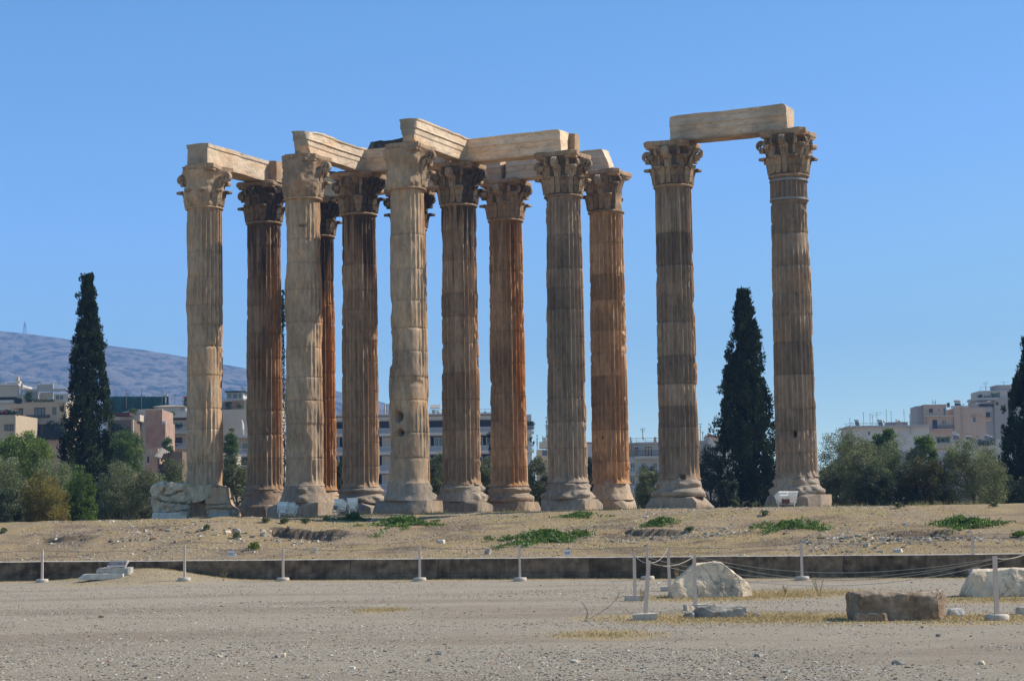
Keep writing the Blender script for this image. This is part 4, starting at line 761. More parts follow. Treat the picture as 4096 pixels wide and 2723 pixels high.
# the single stones one can point to
for i, (x, y, w, h, mk, lab) in enumerate([(543, 1223, 24, 11, 'rockdark', 'largest grey stone of the cluster left of the dug hollow'), (524, 1226, 15, 8, 'rock', 'pale grey stone left of the largest stone near the hollow'), (607, 1231, 16, 9, 'rockdark', 'grey stone at the left end of the dug hollow'), (620, 1224, 12, 6, 'rock', 'flat pale stone just above the left end of the hollow'),
        (1017, 1247, 15, 8, 'slab', 'whitish rounded stone below the trailing weeds'), (728, 1267, 9, 10, 'slab', 'upright whitish stone above the wall near the third post'), (1125, 1271, 16, 13, 'rockdark', 'dark clod at the left tip of the big weed patch'), (2087, 1207, 12, 7, 'slab', 'white stone high on the slope left of the right weeds'),
        (2070, 1268, 20, 8, 'slab', 'flat white stone above the wall right of the dark block'), (1012, 1504, 20, 9, 'rockdark', 'dark flat stone low in the middle of the yard'), (992, 1519, 14, 8, 'rockdark', 'reddish dark stone below the dark flat stone'), (652, 1509, 15, 10, 'rock', 'pale round stone of a small pair in the left yard'), (640, 1512, 14, 6, 'rockdark', 'flat dark stone beside the pale round stone'),
        (2163, 1463, 14, 7, 'rockdark', 'dark stone in the yard below the pitted block'), (2071, 1526, 28, 11, 'rockdark', 'low dark stone near the bottom right of the yard'), (2262, 1527, 18, 9, 'rock', 'grey stone in the bottom right corner of the yard'), (708, 1558, 15, 10, 'rock', 'pale stone at the bottom edge left of centre'), (1746, 1509, 22, 7, 'rockdark', 'small dark stone right of centre near the bottom')]):
    g_ = hit(x, y + h * .4); s = PIX * g_.y / FPX; V, F = rockbox((w * s / 2, w * s * .4, h * s * .6), (12, 9, 9), 500 + i, .03 * w * s, w * s * .4, 9, .42, .25)
    tag(obj('loose_stone', xf(V, g_ + Vector((0, 0, h * s * .35)), i * .7), F, M[mk]), lab, 'stone', 'loose stones')
def blades(name, label, xs, ys, hh, cols, seed, parent=None, mat='drygrass', wdt=.008, lean=.5, kind='stuff', cat='grass', z=None, group=None):
    r = np.random.default_rng(seed); n = len(xs); zs = gz(xs, ys) - .01 if z is None else z; a = r.uniform(0, 6.28, n); b = r.uniform(0, 6.28, n); ln = r.uniform(.1, 1, n) * lean * hh
    p = np.stack([xs, ys, zs], -1); u = np.stack([np.cos(a), np.sin(a), 0 * a], -1) * (wdt * r.uniform(.6, 1.3, n))[:, None]; tip = p + np.stack([np.cos(b) * ln, np.sin(b) * ln, hh], -1); md = (p + tip) / 2 + np.stack([0 * a, 0 * a, hh * .12], -1)
    V = np.stack([p - u, p + u, md + u * .8, tip, md - u * .8], 1).reshape(-1, 3); k = np.arange(n)[:, None] * 5; F = [k + np.array([[0, 1, 2, 4]]), k + np.array([[4, 2, 3]])]
    o = obj(name, V, F, M[mat], parent, False, np.repeat(cols, 5, 0), origin=None if (parent or kind != 'stuff') else (0, 0, 0)); return tag(o, label, cat, group, kind) if not parent else o
STR = np.array([(.47, .34, .15), (.38, .28, .12), (.52, .40, .20), (.30, .24, .11)])
n = 900; c_ = [hit(2050, 1240), hit(1560, 1238), hit(620, 1240), hit(330, 1235)]; k_ = rg.choice(4, n, p=[.5, .2, .15, .15]); xs = np.array([c_[q].x for q in k_]) + rg.normal(0, 1.5, n); ys = np.array([c_[q].y for q in k_]) + rg.normal(0, 1.4, n); ok_ = tw(xs, ys) > .8; xs, ys = xs[ok_], ys[ok_]; n = len(xs)
scatter_stones('rubble_stones', 'rubble of grey and pale stones on the bare banks of the slope', xs, ys, .03 + .075 * rg.random(n) ** 2.5, pick(n, [4, 4, 4, 3, 2, .6, 2.5], rg), 3, .6)
n = 52000; xs = rg.uniform(-19.5, 17, n); tt = .4 + 27 * rg.random(n); ys = YW0 + WM * xs + tt / CW; k = rg.random(n) < np.clip(.35 + 1.4 * fbm(P3(xs * .35, ys * .35, 1), 4, 41) + .5 * fbm(P3(xs * 1.3, ys * 1.3, 1), 4, 43), .02, 1); xs, ys = xs[k], ys[k]; n = len(xs)
blades('dry_grass', 'short dry yellow grass over the slope', xs, ys, rg.uniform(.02, .075, n), STR[rg.integers(0, 4, n)] * rg.uniform(.8, 1.2, (n, 1)), 5, lean=1.2, wdt=.012)
# straw round the boulders and along the wall foot
xs = []; ys = []
for (x, y, rx, ry, m_) in [(1640, 1376, 2.0, 2.4, 4200), (1780, 1372, .9, .9, 1600), (1860, 1366, 2.2, 2.6, 3600), (2290, 1380, 2.0, 2.2, 3200), (1660, 1424, 2.2, 1.9, 4200), (1900, 1424, 2.3, 2.0, 4200), (2250, 1424, 2.0, 1.7, 3000), (880, 1405, .6, 1.0, 900), (1390, 1462, .9, .9, 900), (320, 1325, 2.2, 1.6, 1500)]:
    c = hit(x, y); xs.append(rg.normal(c.x, rx * .5, m_)); ys.append(rg.normal(c.y, ry * .5, m_))
m_ = 9000; xw = rg.uniform(-20, 18, m_); xs.append(xw); ys.append(YW0 + WM * xw - np.abs(rg.normal(.35, .35, m_)) / CW); xs, ys = np.concatenate(xs), np.concatenate(ys); k = tw(xs, ys) < -.12; xs, ys = xs[k], ys[k]; n = len(xs)
blades('straw', 'dry straw lying around the boulders and along the foot of the wall', xs, ys, rg.uniform(.015, .06, n), STR[rg.integers(0, 4, n)] * rg.uniform(.85, 1.2, (n, 1)), 6, lean=1.4, wdt=.008)
# taller seeding grass along the plinths and on the crest
n = 9000; xs = rg.uniform(-15, 20, n); q = rg.normal(0, .6, n); line = np.interp(xs, [-16, -10, -5, 2.5, 7.6, 12.7, 20], [92.8, 90.6, 88.3, 90.8, 88.5, 86.0, 84.5]); ys = line + q; k = rg.random(n) < np.clip(.4 + 1.3 * fbm(P3(xs * .8, 0, 5), 3, 91), .03, 1); xs, ys = xs[k], ys[k]; n = len(xs)
blades('plateau_grass', 'thin seeding grass along the feet of the columns', xs, ys, rg.uniform(.08, .38, n) * np.clip(.5 + fbm(P3(xs * 2, ys, 2), 2, 93), .25, 1.2), np.array([(.16, .17, .06), (.24, .22, .09), (.36, .30, .14)])[rg.integers(0, 3, n)] * rg.uniform(.8, 1.2, (n, 1)), 7, lean=.5, wdt=.010)
GRN = np.array([(.085, .16, .02), (.12, .21, .032), (.05, .10, .015), (.19, .26, .06)])
YGR = np.array([(.20, .22, .03), (.14, .19, .03), (.26, .25, .05), (.08, .13, .02)]); OLV = np.array([(.11, .14, .06), (.15, .17, .08), (.08, .11, .04), (.2, .2, .1)])
def weed(x, y, rx, ry, hh, n, label, pal=GRN, seed=0, name='weed_patch', cat='weeds', trail=()):
    r = np.random.default_rng(seed); c = hit(x, y); s = PIX * c.y / FPX; m = 60; sp_ = .45 if n > 1000 else .15; cx = r.normal(0, sp_, m) * np.abs(r.normal(.8, .4, m)); cy = r.normal(0, sp_, m); k = r.integers(0, m, n)
    X = c.x + (cx[k] + r.normal(0, .09, n)) * rx * s; Y = c.y + (cy[k] + r.normal(0, .09, n)) * ry
    for (tx, ty, num) in trail:
        e = hit(tx, ty); f = r.random(num); X = np.concatenate([X, c.x + (e.x - c.x) * f + r.normal(0, .12, num)]); Y = np.concatenate([Y, c.y + (e.y - c.y) * f + r.normal(0, .15, num)])
    n = len(X); e = np.exp(-(((X - c.x) / (rx * s)) ** 2) * 2.5 - ((Y - c.y) / ry) ** 2 * 2); top = hh * np.clip(.75 * e + .9 * fbm(P3(X * 2.2, Y * 2.2, 0), 3, seed), .10, 1); zz = gz(X, Y) + r.random(n) ** .6 * top
    L = r.uniform(.05, .13, n); b = r.uniform(0, 6.28, n); up = r.uniform(.2, 1.8, n); dirv = np.stack([np.cos(b), np.sin(b), up], -1); dirv /= np.linalg.norm(dirv, axis=1)[:, None]
    side = np.cross(dirv, r.normal(0, 1, (n, 3))); side /= np.linalg.norm(side, axis=1)[:, None]; p = np.stack([X, Y, zz], -1); w = (L * r.uniform(.16, .3, n))[:, None] * side; L = L[:, None]
    V = np.stack([p, p + dirv * L * .5 + w, p + dirv * L, p + dirv * L * .5 - w], 1).reshape(-1, 3); F = (np.arange(n)[:, None] * 4 + np.arange(4)[None])
    return tag(obj(name, V, F, M['weed'], None, False, np.repeat(pal[r.integers(0, len(pal), n)] * r.uniform(.7, 1.25, (n, 1)), 4, 0), origin=c), label, cat, 'weed patches on the slope')
weed(925, 1206, 70, 1.5, .34, 4200, 'bright green trailing weeds hanging down from the crest, right of the dug hollow', seed=1, trail=[(1020, 1212, 500), (870, 1212, 300), (862, 1240, 260), (985, 1210, 250), (935, 1226, 250)])
weed(813, 1199, 38, .7, .30, 1800, 'small dark green weed clump left of the trailing weeds', GRN * .75, 2)
weed(1262, 1245, 95, 1.5, .36, 6500, 'largest green weed patch, above the wall in the middle', seed=3, trail=[(1140, 1266, 700), (1358, 1232, 500), (1200, 1262, 500)])
weed(1330, 1192, 60, .9, .22, 1500, 'low flat green patch high on the slope below the middle columns', seed=4)
weed(1522, 1206, 50, .8, .22, 1400, 'low green patch below the column pair at right', seed=5)
weed(1825, 1217, 72, 1.1, .42, 4200, 'bright green spreading weed bush below the rightmost column', seed=6, trail=[(1745, 1212, 300), (1910, 1222, 400), (1760, 1232, 300)])
weed(2235, 1211, 85, 1.0, .36, 4200, 'wide bright green weed patch near the right edge of the slope', seed=7, trail=[(2160, 1204, 300), (2325, 1206, 400), (2190, 1228, 300)])
weed(584, 1265, 24, .5, .18, 700, 'yellow green weed clump above the wall near the left sign', YGR, 8)
weed(2347, 1236, 30, .5, .18, 500, 'green weed clump cut by the right edge', seed=9)
weed(1590, 1224, 22, .5, .18, 450, 'small olive weed clump left of the bare bank', OLV, 10)
weed(8, 1228, 16, .4, .3, 350, 'olive tuft at the left edge of the slope', OLV, 11)
for i, (x, y, lab) in enumerate([(705, 1205, 'pale grey green tuft left of the dark weed clump'), (752, 1200, 'grey green tuft just left of the dark weed clump'), (655, 1206, 'grey green tuft above the dug hollow'), (612, 1203, 'small tuft above the left stones'), (545, 1240, 'small yellowish tuft below the left stone cluster'), (475, 1220, 'lone olive tuft on the left slope'), (1762, 1188, 'dark tuft before the right floodlights'), (2290, 1168, 'tuft on the crest at far right'), (2070, 1170, 'tuft on the crest below the right olive trees')]):
    weed(x, y, 20, .4, .2, 300, lab, OLV, 20 + i, 'grass_tuft', 'grass tuft')
def fern(x, yb, yt, d, label, seed, pal=GRN, nf=14):
    r = np.random.default_rng(seed); p = at(x, yb, d); h = at(x, yt, d).z - p.z; t = thing('leafy_sprout', label, 'plant', p, 'sprouts on the crest'); P_, F_, Cc = [], [], []; mb = MB(); k = 0
    for q in range(nf):
        a = r.uniform(0, 6.28); L = h * r.uniform(.7, 1.15); s = np.linspace(0, 1, 12); pth = np.array(p) + np.stack([np.cos(a) * s ** 1.3 * L * .75, np.sin(a) * s ** 1.3 * L * .6, L * (s - .35 * s ** 2.5)], -1); mb.tube(pth, .008, 4)
        for i in range(3, 12):
            for sg in (-1, 1):
                l = L * .22 * (1 - .5 * s[i]); dv = np.array((-math.sin(a) * sg, math.cos(a) * sg, -.25)) + .4 * np.array((math.cos(a), math.sin(a), .3)); dv /= np.linalg.norm(dv); w = np.array((math.cos(a), math.sin(a), .3)) * l * .16
                b = pth[i]; P_ += [b, b + dv * l * .5 + w, b + dv * l, b + dv * l * .5 - w]; F_.append((k, k + 1, k + 2, k + 3)); k += 4; Cc += [pal[r.integers(0, len(pal))] * r.uniform(.7, 1.2)] * 4
    mb.build('stems', M['bark'], t); obj('leaflets', np.array(P_), np.array(F_), M['weed'], t, False, np.array(Cc))
fern(1708, 1170, 1142, 93, 'bright green feathery sprouts at the foot of the right cypress', 1, nf=12); fern(1738, 1170, 1146, 93, 'feathery sprouts between the cypress and the rightmost column', 2, nf=10)
fern(2168, 1166, 1148, 90, 'bright green sprout on the crest below the round olive', 3, nf=9)
def dead_weed(x, y, h, label, seed):
    r = np.random.default_rng(seed); p = hit(x, y); mb = MB(); H = h * PIX * p.y / FPX
    for q in range(9):
        a = r.uniform(0, 6.28); s = np.linspace(0, 1, 6)[:, None]; L = H * r.uniform(.5, 1); e = np.array((math.cos(a) * L * .4, math.sin(a) * L * .4, L)); pth = np.array(p) + e * s * np.array((1, 1, 1)); mb.tube(pth, np.linspace(.006, .003, 6), 4)
        for z in range(3): b = pth[2 + z]; mb.tube([b, b + r.normal(0, .06, 3) + np.array((0, 0, .09))], .003, 3)
    tag(mb.build('dry_weed', M['drystem']), label, 'dry weed', 'dry weed stalks')
M['drystem'] = material('dry_stem', (.30, .22, .11), rough=.9, var=.2)
for a in [(1887, 1374, 44, 'tall dry weed stalk in front of the wall, left of the dark block', 1), (1478, 1386, 34, 'dry weed stalk beside the leftmost nearer post', 2), (145, 1330, 40, 'dry weed stalk against the wall left of the plaque', 3), (1562, 1336, 30, 'dry weed against the wall behind the boulder', 4), (1915, 1330, 20, 'short dry weed at the wall foot', 5), (515, 1338, 24, 'dry weed at the wall foot right of the second post', 6), (1810, 1368, 18, 'low dry weed right of the big boulder', 7)]: dead_weed(*a)
# ------------------------------------------------------------------ trees
def leaf_quads(P_, D_, L, Wd, r):
    n = len(P_); D_ = D_ / (np.linalg.norm(D_, axis=1)[:, None] + 1e-9); s = np.cross(D_, r.normal(0, 1, (n, 3))); s /= np.linalg.norm(s, axis=1)[:, None] + 1e-9
    L = np.broadcast_to(L, (n,))[:, None]; s = s * np.broadcast_to(Wd, (n,))[:, None]
    V = np.stack([P_, P_ + D_ * L * .45 + s, P_ + D_ * L, P_ + D_ * L * .45 - s], 1).reshape(-1, 3); return V, np.arange(n)[:, None] * 4 + np.arange(4)[None]
def trunk(t, p, h, r, seed, limbs=5, spread=1.0):
    g = np.random.default_rng(seed); mb = MB(); s = np.linspace(0, 1, 7); w = np.stack([.12 * np.sin(s * 4 + seed), .1 * np.cos(s * 3 + seed) - .1, s * h], -1); mb.tube(np.array(p) + w - np.array((0, 0, .15)), r * (1 - .55 * s), 8)
    for q in range(limbs):
        a = g.uniform(0, 6.28); k = g.integers(3, 7); b = np.array(p) + w[k]; e = b + np.array((math.cos(a) * spread, math.sin(a) * spread, min(h * .45, 1.2) * g.uniform(.5, 1.1))); m_ = (b + e) / 2 + g.normal(0, .1, 3); mb.tube([b, m_, e], [r * .45, r * .3, r * .12], 6)
    mb.build('trunk', M['bark'], t, True)
def cypress(x, yt, hw, d, label, seed, nclump=520, per=46, col=(.026, .042, .014), zb=None, low=.16, belly=.28, group='dark cypresses'):
    r = np.random.default_rng(seed); tp_ = at(x, yt, d); base = Vector((at(x, 1180, d).x, d, gz1(at(x, 1180, d).x, d) if zb is None else zb)); H = tp_.z - base.z; R = hw * PIX * d / FPX
    t = thing('cypress_tree', label, 'tree', base, group); trunk(t, base, H * .5, .18 * R, seed, 0)
    def prof(s): return R * np.interp(s, [0, .05, belly * .6, belly, .5, .7, .85, .95, 1], [.62, .85, .97, 1, .86, .60, .36, .15, .02])
    nbo = max(24, nclump // 7); sb = r.random(nbo) ** 1.1 * .97 + .01; ab = r.uniform(0, 6.28, nbo); sb[:6] = np.linspace(.93, .995, 6); rb = prof(sb) * r.uniform(.62, 1.14, nbo); kb = np.arange(nclump) % nbo
    s = np.clip(sb[kb] + r.normal(.0, .020, nclump) * (1 + .6 * (R > 1)), .004, 1.0); bx = np.cos(ab) * rb; by = np.sin(ab) * rb; jr = (.13 + .10 * (1 - s)) * R
    cc = np.stack([bx[kb] * (1 - .12 * (s - sb[kb]) * 10) + r.normal(0, 1, nclump) * jr * .5, by[kb] + r.normal(0, 1, nclump) * jr * .5, s * H], -1); a = ab[kb]; cs = (.13 + .13 * r.random(nclump)) * np.clip(R / 1.6, .4, 1.15) * (1.05 - .4 * s); btone = r.uniform(.55, 1.5, nbo)[kb]
    k = np.repeat(np.arange(nclump), per); n = len(k); q = r.normal(0, 1, (n, 3)); q /= np.linalg.norm(q, axis=1)[:, None]; q *= r.random(n)[:, None] ** .4
    P_ = cc[k] + q * cs[k][:, None] * np.array((1, 1, 2.1)); D_ = np.stack([np.cos(a[k]) * .35, np.sin(a[k]) * .35, np.full(n, 1.)], -1) + q * .8
    L = r.uniform(.10, .22, n) * np.clip(R / 1.6, .5, 1.1); V, F = leaf_quads(P_, D_, L, L * .24, r); tone = (btone * r.uniform(.75, 1.25, nclump))[k] * r.uniform(.75, 1.25, n); c = np.array(col)[None] * tone[:, None]; br = r.random(nclump)[k] < .10; c[br] = c[br] * np.array((1.5, 1.1, .8))
    m = 1500; s2 = r.random(m) * .93; a2 = r.uniform(0, 6.28, m); r2 = prof(s2) * .45 * np.sqrt(r.random(m)); V2, F2 = leaf_quads(np.stack([np.cos(a2) * r2, np.sin(a2) * r2, s2 * H], -1), r.normal(0, .5, (m, 3)) + np.array((0, 0, 1)), r.uniform(.4, .7, m) * R / 1.6, r.uniform(.10, .16, m) * R / 1.6, r)
    V = np.concatenate([V, V2]) + np.array(base); F = np.concatenate([F, F2 + len(P_) * 4]); obj('crown', V, F, M['cypleaf'], t, False, np.concatenate([np.repeat(c, 4, 0), np.tile(np.array(col) * .8, (m * 4, 1))])); return t
cypress(200, 642, 54, 128, 'tall slim dark cypress at the left, before the mountain', 1, 1500, 40)
cypress(1724, 678, 63, 122, 'broad dark cypress standing between the column pair at right', 2, 1700, 40, belly=.33)
cypress(2398, 770, 80, 119, 'dark cypress cut off by the right edge', 3, 1500, 40)
cypress(653, 672, 16, 150, 'thin cypress sliver visible in the gap between the brown and the pale column', 4, 300, 30)
cypress(1173, 880, 60, 135, 'cypress hidden behind the orange column, its dark flanks showing on both sides', 5, 420, 40)
cypress(1262, 962, 7, 330, 'tallest of the far small cypresses on the skyline left of the grey column', 6, 90, 24, col=(.03, .05, .025), zb=-3)
cypress(1240, 1002, 5, 330, 'far small cypress beside the low house left of the grey column', 7, 70, 20, col=(.03, .05, .025), zb=-3)
cypress(1253, 1006, 4, 335, 'smallest far cypress on the skyline left of the grey column', 8, 60, 20, col=(.03, .05, .025), zb=-3)
cypress(1659, 990, 8, 300, 'small far cypress beside the left flank of the broad cypress', 9, 90, 24, col=(.03, .05, .025), zb=-3)
cypress(98, 1040, 5, 260, 'small leaning dark cypress before the arched window of the cream house', 10, 70, 20, zb=-2)
PAL_OL = np.array([(.125, .15, .045), (.165, .185, .07), (.07, .09, .028), (.28, .29, .16)]); PAL_GR = np.array([(.085, .135, .022), (.11, .17, .03), (.055, .09, .018)])
PAL_PI = np.array([(.13, .19, .03), (.17, .23, .035), (.085, .13, .02)]); PAL_YE = np.array([(.24, .19, .035), (.20, .175, .035), (.28, .21, .04), (.12, .12, .035)]); PAL_DK = np.array([(.04, .055, .025), (.055, .07, .03), (.03, .045, .02)])
def bush(x0, x1, yt, yb, d, label, seed, pal=PAL_OL, dens=1.0, leaf=.085, name='olive_tree', nb=None, droop=0., group='olive trees and shrubs behind the columns', tr=True, sway=(0, 0)):
    r = np.random.default_rng(seed); a, b = at(x0, yb, d), at(x1, yt, d); cx = (a.x + b.x) / 2; R = (b.x - a.x) / 2; zt = at((x0 + x1) / 2, yt, d).z; g0 = gz1(cx, d); zb = min(at((x0 + x1) / 2, yb, d).z, g0 + (.1 if d < 126 else 9)); g0 = min(g0, zb); H = (zt - zb) / 2; cz = (zt + zb) / 2; ry = min(R, 2.6)
    t = thing(name, label, 'tree' if 'tree' in name else 'shrub', (cx, d, g0), group)
    if tr: trunk(t, (cx, d, g0), max(.5, cz - g0), .09 + .03 * R, seed, 6, R * .6)
    nb = nb or int(46 + 30 * R * H); u0 = r.uniform(-1, 1, (nb * 6, 3)); wd_ = np.where(u0[:, 2] > -.1, np.sqrt(np.clip(1 - np.clip(u0[:, 2] + .1, 0, 1) ** 2, 0, 1)), 1 - .12 * np.abs(u0[:, 2])); rr_ = np.hypot(u0[:, 0], u0[:, 1]); ok_ = (rr_ < wd_) & (rr_ > wd_ * r.random(nb * 6) * .9); q = u0[ok_][:nb] * .88; nb = len(q)
    bc = q * np.array((R, ry, H)) * (1 + .22 * fbm(q * 1.8, 2, seed))[:, None]; bs = r.uniform(.26, .60, nb) * np.clip((R * H) ** .5 / 2.2, .45, 1.1); per = int(175 * dens); k = np.repeat(np.arange(nb), per); n = len(k)
    u = r.normal(0, 1, (n, 3)); u /= np.linalg.norm(u, axis=1)[:, None]; P_ = bc[k] + u * (bs[k] * r.random(n) ** .45)[:, None] * np.array((1.05, 1.05, .9)); D_ = u * .8 + r.normal(0, .6, (n, 3)) + np.array((sway[0], 0, .35 - droop)); L = leaf * r.uniform(.6, 1.4, n)
    V, F = leaf_quads(P_, D_, L, L * r.uniform(.2, .34, n), r); c = pal[r.integers(0, len(pal), nb)][k] * .5 + pal[r.integers(0, len(pal), n)] * .5; c = c * ((.75 + .5 * r.random(nb))[k] * r.uniform(.75, 1.3, n))[:, None]
    V = V + np.array((cx, d, cz)); k2 = V[:, 2].reshape(-1, 4).min(1) > g0 - .3; obj('crown', V, F[k2], M['leaf'], t, False, np.repeat(c, 4, 0)); return t
bush(-60, 76, 1018, 1205, 118, 'grey green olive tree at the left edge', 21); bush(-30, 132, 984, 1120, 150, 'bright green pine crown in front of the cream house', 22, PAL_PI, 1.3, .12, 'pine_tree')
bush(36, 162, 1078, 1205, 108, 'yellow brown bush at far left behind the crest', 23, PAL_YE, 1.2, name='yellowing_shrub'); bush(146, 218, 1058, 1205, 112, 'fresh green leafy shrub left of the tall cypress foot', 24, PAL_GR * 1.25, 1.2, .11, 'green_shrub'); bush(60, 180, 1025, 1170, 122, 'silvery olive tree behind the yellow bush', 25, PAL_OL * 1.15)
bush(218, 340, 1050, 1200, 116, 'dull olive tree right of the tall cypress', 26); bush(296, 392, 1062, 1200, 114, 'dark olive shrub behind the massive broken block', 27, PAL_OL * .9); bush(244, 332, 980, 1090, 165, 'loose green tree growing over the ruined brown wall', 28, PAL_GR, .7, .12, 'leafy_tree')
bush(366, 436, 1035, 1190, 118, 'olive tree just left of the leftmost column', 29, PAL_OL * .85); bush(372, 400, 992, 1040, 230, 'small green tree in front of the modern balconies', 30, PAL_GR, .8, .16, 'leafy_tree'); bush(505, 580, 1040, 1185, 120, 'dark olive tree between the two leftmost columns', 31, PAL_OL * .8)
bush(516, 548, 975, 1060, 170, 'slim green tree beside the white balcony house', 32, PAL_GR, .6, .12, 'leafy_tree'); bush(770, 800, 1040, 1180, 122, 'narrow olive crown between the rust column and the brown column', 33, PAL_DK); bush(980, 1032, 1020, 1165, 120, 'olive tree right of the eroded front column', 34)
bush(1100, 1135, 1040, 1165, 121, 'olive tree left of the orange column', 35); bush(1205, 1268, 1040, 1162, 119, 'round olive tree between the orange and the grey column', 36, PAL_OL * .9); bush(1340, 1372, 1030, 1160, 121, 'narrow olive crown left of the broken orange column', 37, PAL_DK * 1.2)
bush(1462, 1532, 1050, 1150, 119, 'round olive tree before the grey balcony house', 38); bush(1606, 1670, 1000, 1165, 121, 'dark olive tree left of the broad cypress', 39, PAL_DK * 1.25); bush(1655, 1700, 1085, 1168, 117, 'low dark shrub at the left foot of the broad cypress', 40, PAL_DK)
bush(1876, 2000, 960, 1130, 124, 'big olive tree right of the rightmost column', 41, PAL_OL); bush(1880, 1965, 1055, 1172, 114, 'low olive shrub at the foot of the rightmost column', 42, PAL_OL * .9); bush(1930, 2050, 1012, 1172, 112, 'dense grey green olive left of centre in the right thicket', 43, PAL_OL); bush(2000, 2140, 996, 1165, 118, 'taller olive in the middle of the right thicket', 44, PAL_OL)
bush(2050, 2190, 1040, 1172, 110, 'yellow tinged dark shrub at the right end of the thicket', 45, np.concatenate([PAL_YE * .55, PAL_DK, PAL_DK]), name='yellowing_shrub'); bush(2164, 2316, 994, 1166, 111, 'round olive tree standing alone near the right cypress', 46, PAL_OL * 1.05)
bush(2006, 2068, 972, 1120, 132, 'wind bent green poplar top left of the pair above the thicket', 47, PAL_GR * 1.2, 1.0, .13, 'poplar_tree', sway=(-.6, 0)); bush(2096, 2160, 992, 1130, 132, 'wind bent green poplar right of the pair above the thicket', 48, PAL_GR * 1.2, 1.0, .13, 'poplar_tree', sway=(-.6, 0))
bush(1965, 2060, 1060, 1172, 109, 'dark olive shrub low in the middle of the right thicket', 50, PAL_DK * 1.2); bush(2110, 2200, 1050, 1172, 116, 'grey olive shrub between the thicket and the lone round olive', 51, PAL_OL * .85); bush(1925, 2030, 995, 1120, 130, 'olive crown rising behind the right thicket', 52, PAL_OL)
bush(205, 262, 1075, 1205, 121, 'dark shrub at the foot of the tall slim cypress', 53, PAL_DK); bush(-40, 60, 1110, 1207, 106, 'dark low shrub at the left edge of the crest', 54, PAL_DK * 1.2); bush(150, 260, 1010, 1130, 160, 'green tree beside the tall slim cypress', 55, PAL_GR * .9, .9, .12, 'leafy_tree'); bush(330, 400, 1060, 1190, 125, 'olive tree behind the broken block and ruin', 56, PAL_OL * .95)
bush(2255, 2345, 1080, 1172, 114, 'low olive shrub between the round olive and the right edge cypress', 57, PAL_OL * .8)
bush(2300, 2420, 1090, 1175, 113, 'dark shrub at the foot of the right edge cypress', 49, PAL_DK)

# ------------------------------------------------------------------ buildings
def cm(n, c, **k): M[n] = material(n, (c[0] * .76, c[1] * .70, c[2] * .62), **{**dict(rough=.85, var=.08, scale=.8), **k})
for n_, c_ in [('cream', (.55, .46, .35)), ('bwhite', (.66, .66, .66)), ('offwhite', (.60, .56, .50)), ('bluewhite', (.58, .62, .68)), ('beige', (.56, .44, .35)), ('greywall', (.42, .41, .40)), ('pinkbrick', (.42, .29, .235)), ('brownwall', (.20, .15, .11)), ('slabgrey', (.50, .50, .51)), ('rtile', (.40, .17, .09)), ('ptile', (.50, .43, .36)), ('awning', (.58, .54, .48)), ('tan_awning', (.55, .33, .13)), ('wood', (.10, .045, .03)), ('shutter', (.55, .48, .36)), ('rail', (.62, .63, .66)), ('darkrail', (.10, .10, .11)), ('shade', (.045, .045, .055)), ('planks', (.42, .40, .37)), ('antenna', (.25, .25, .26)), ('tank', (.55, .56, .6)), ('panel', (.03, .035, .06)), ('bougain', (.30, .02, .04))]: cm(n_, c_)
M['pinkbrick'] = material('bare_brick', (.33, .205, .145), rough=.95, var=.35, scale=.9, bump=.02, tint2=(.36, .26, .20)); M['glass'] = material('window_glass', (.035, .045, .06), rough=.12, var=.1, spec=.6); M['net'] = material('green_net', (.02, .085, .07), rough=.8, var=.3, scale=.5, stretch=(3, 3, .4), transl=.25)
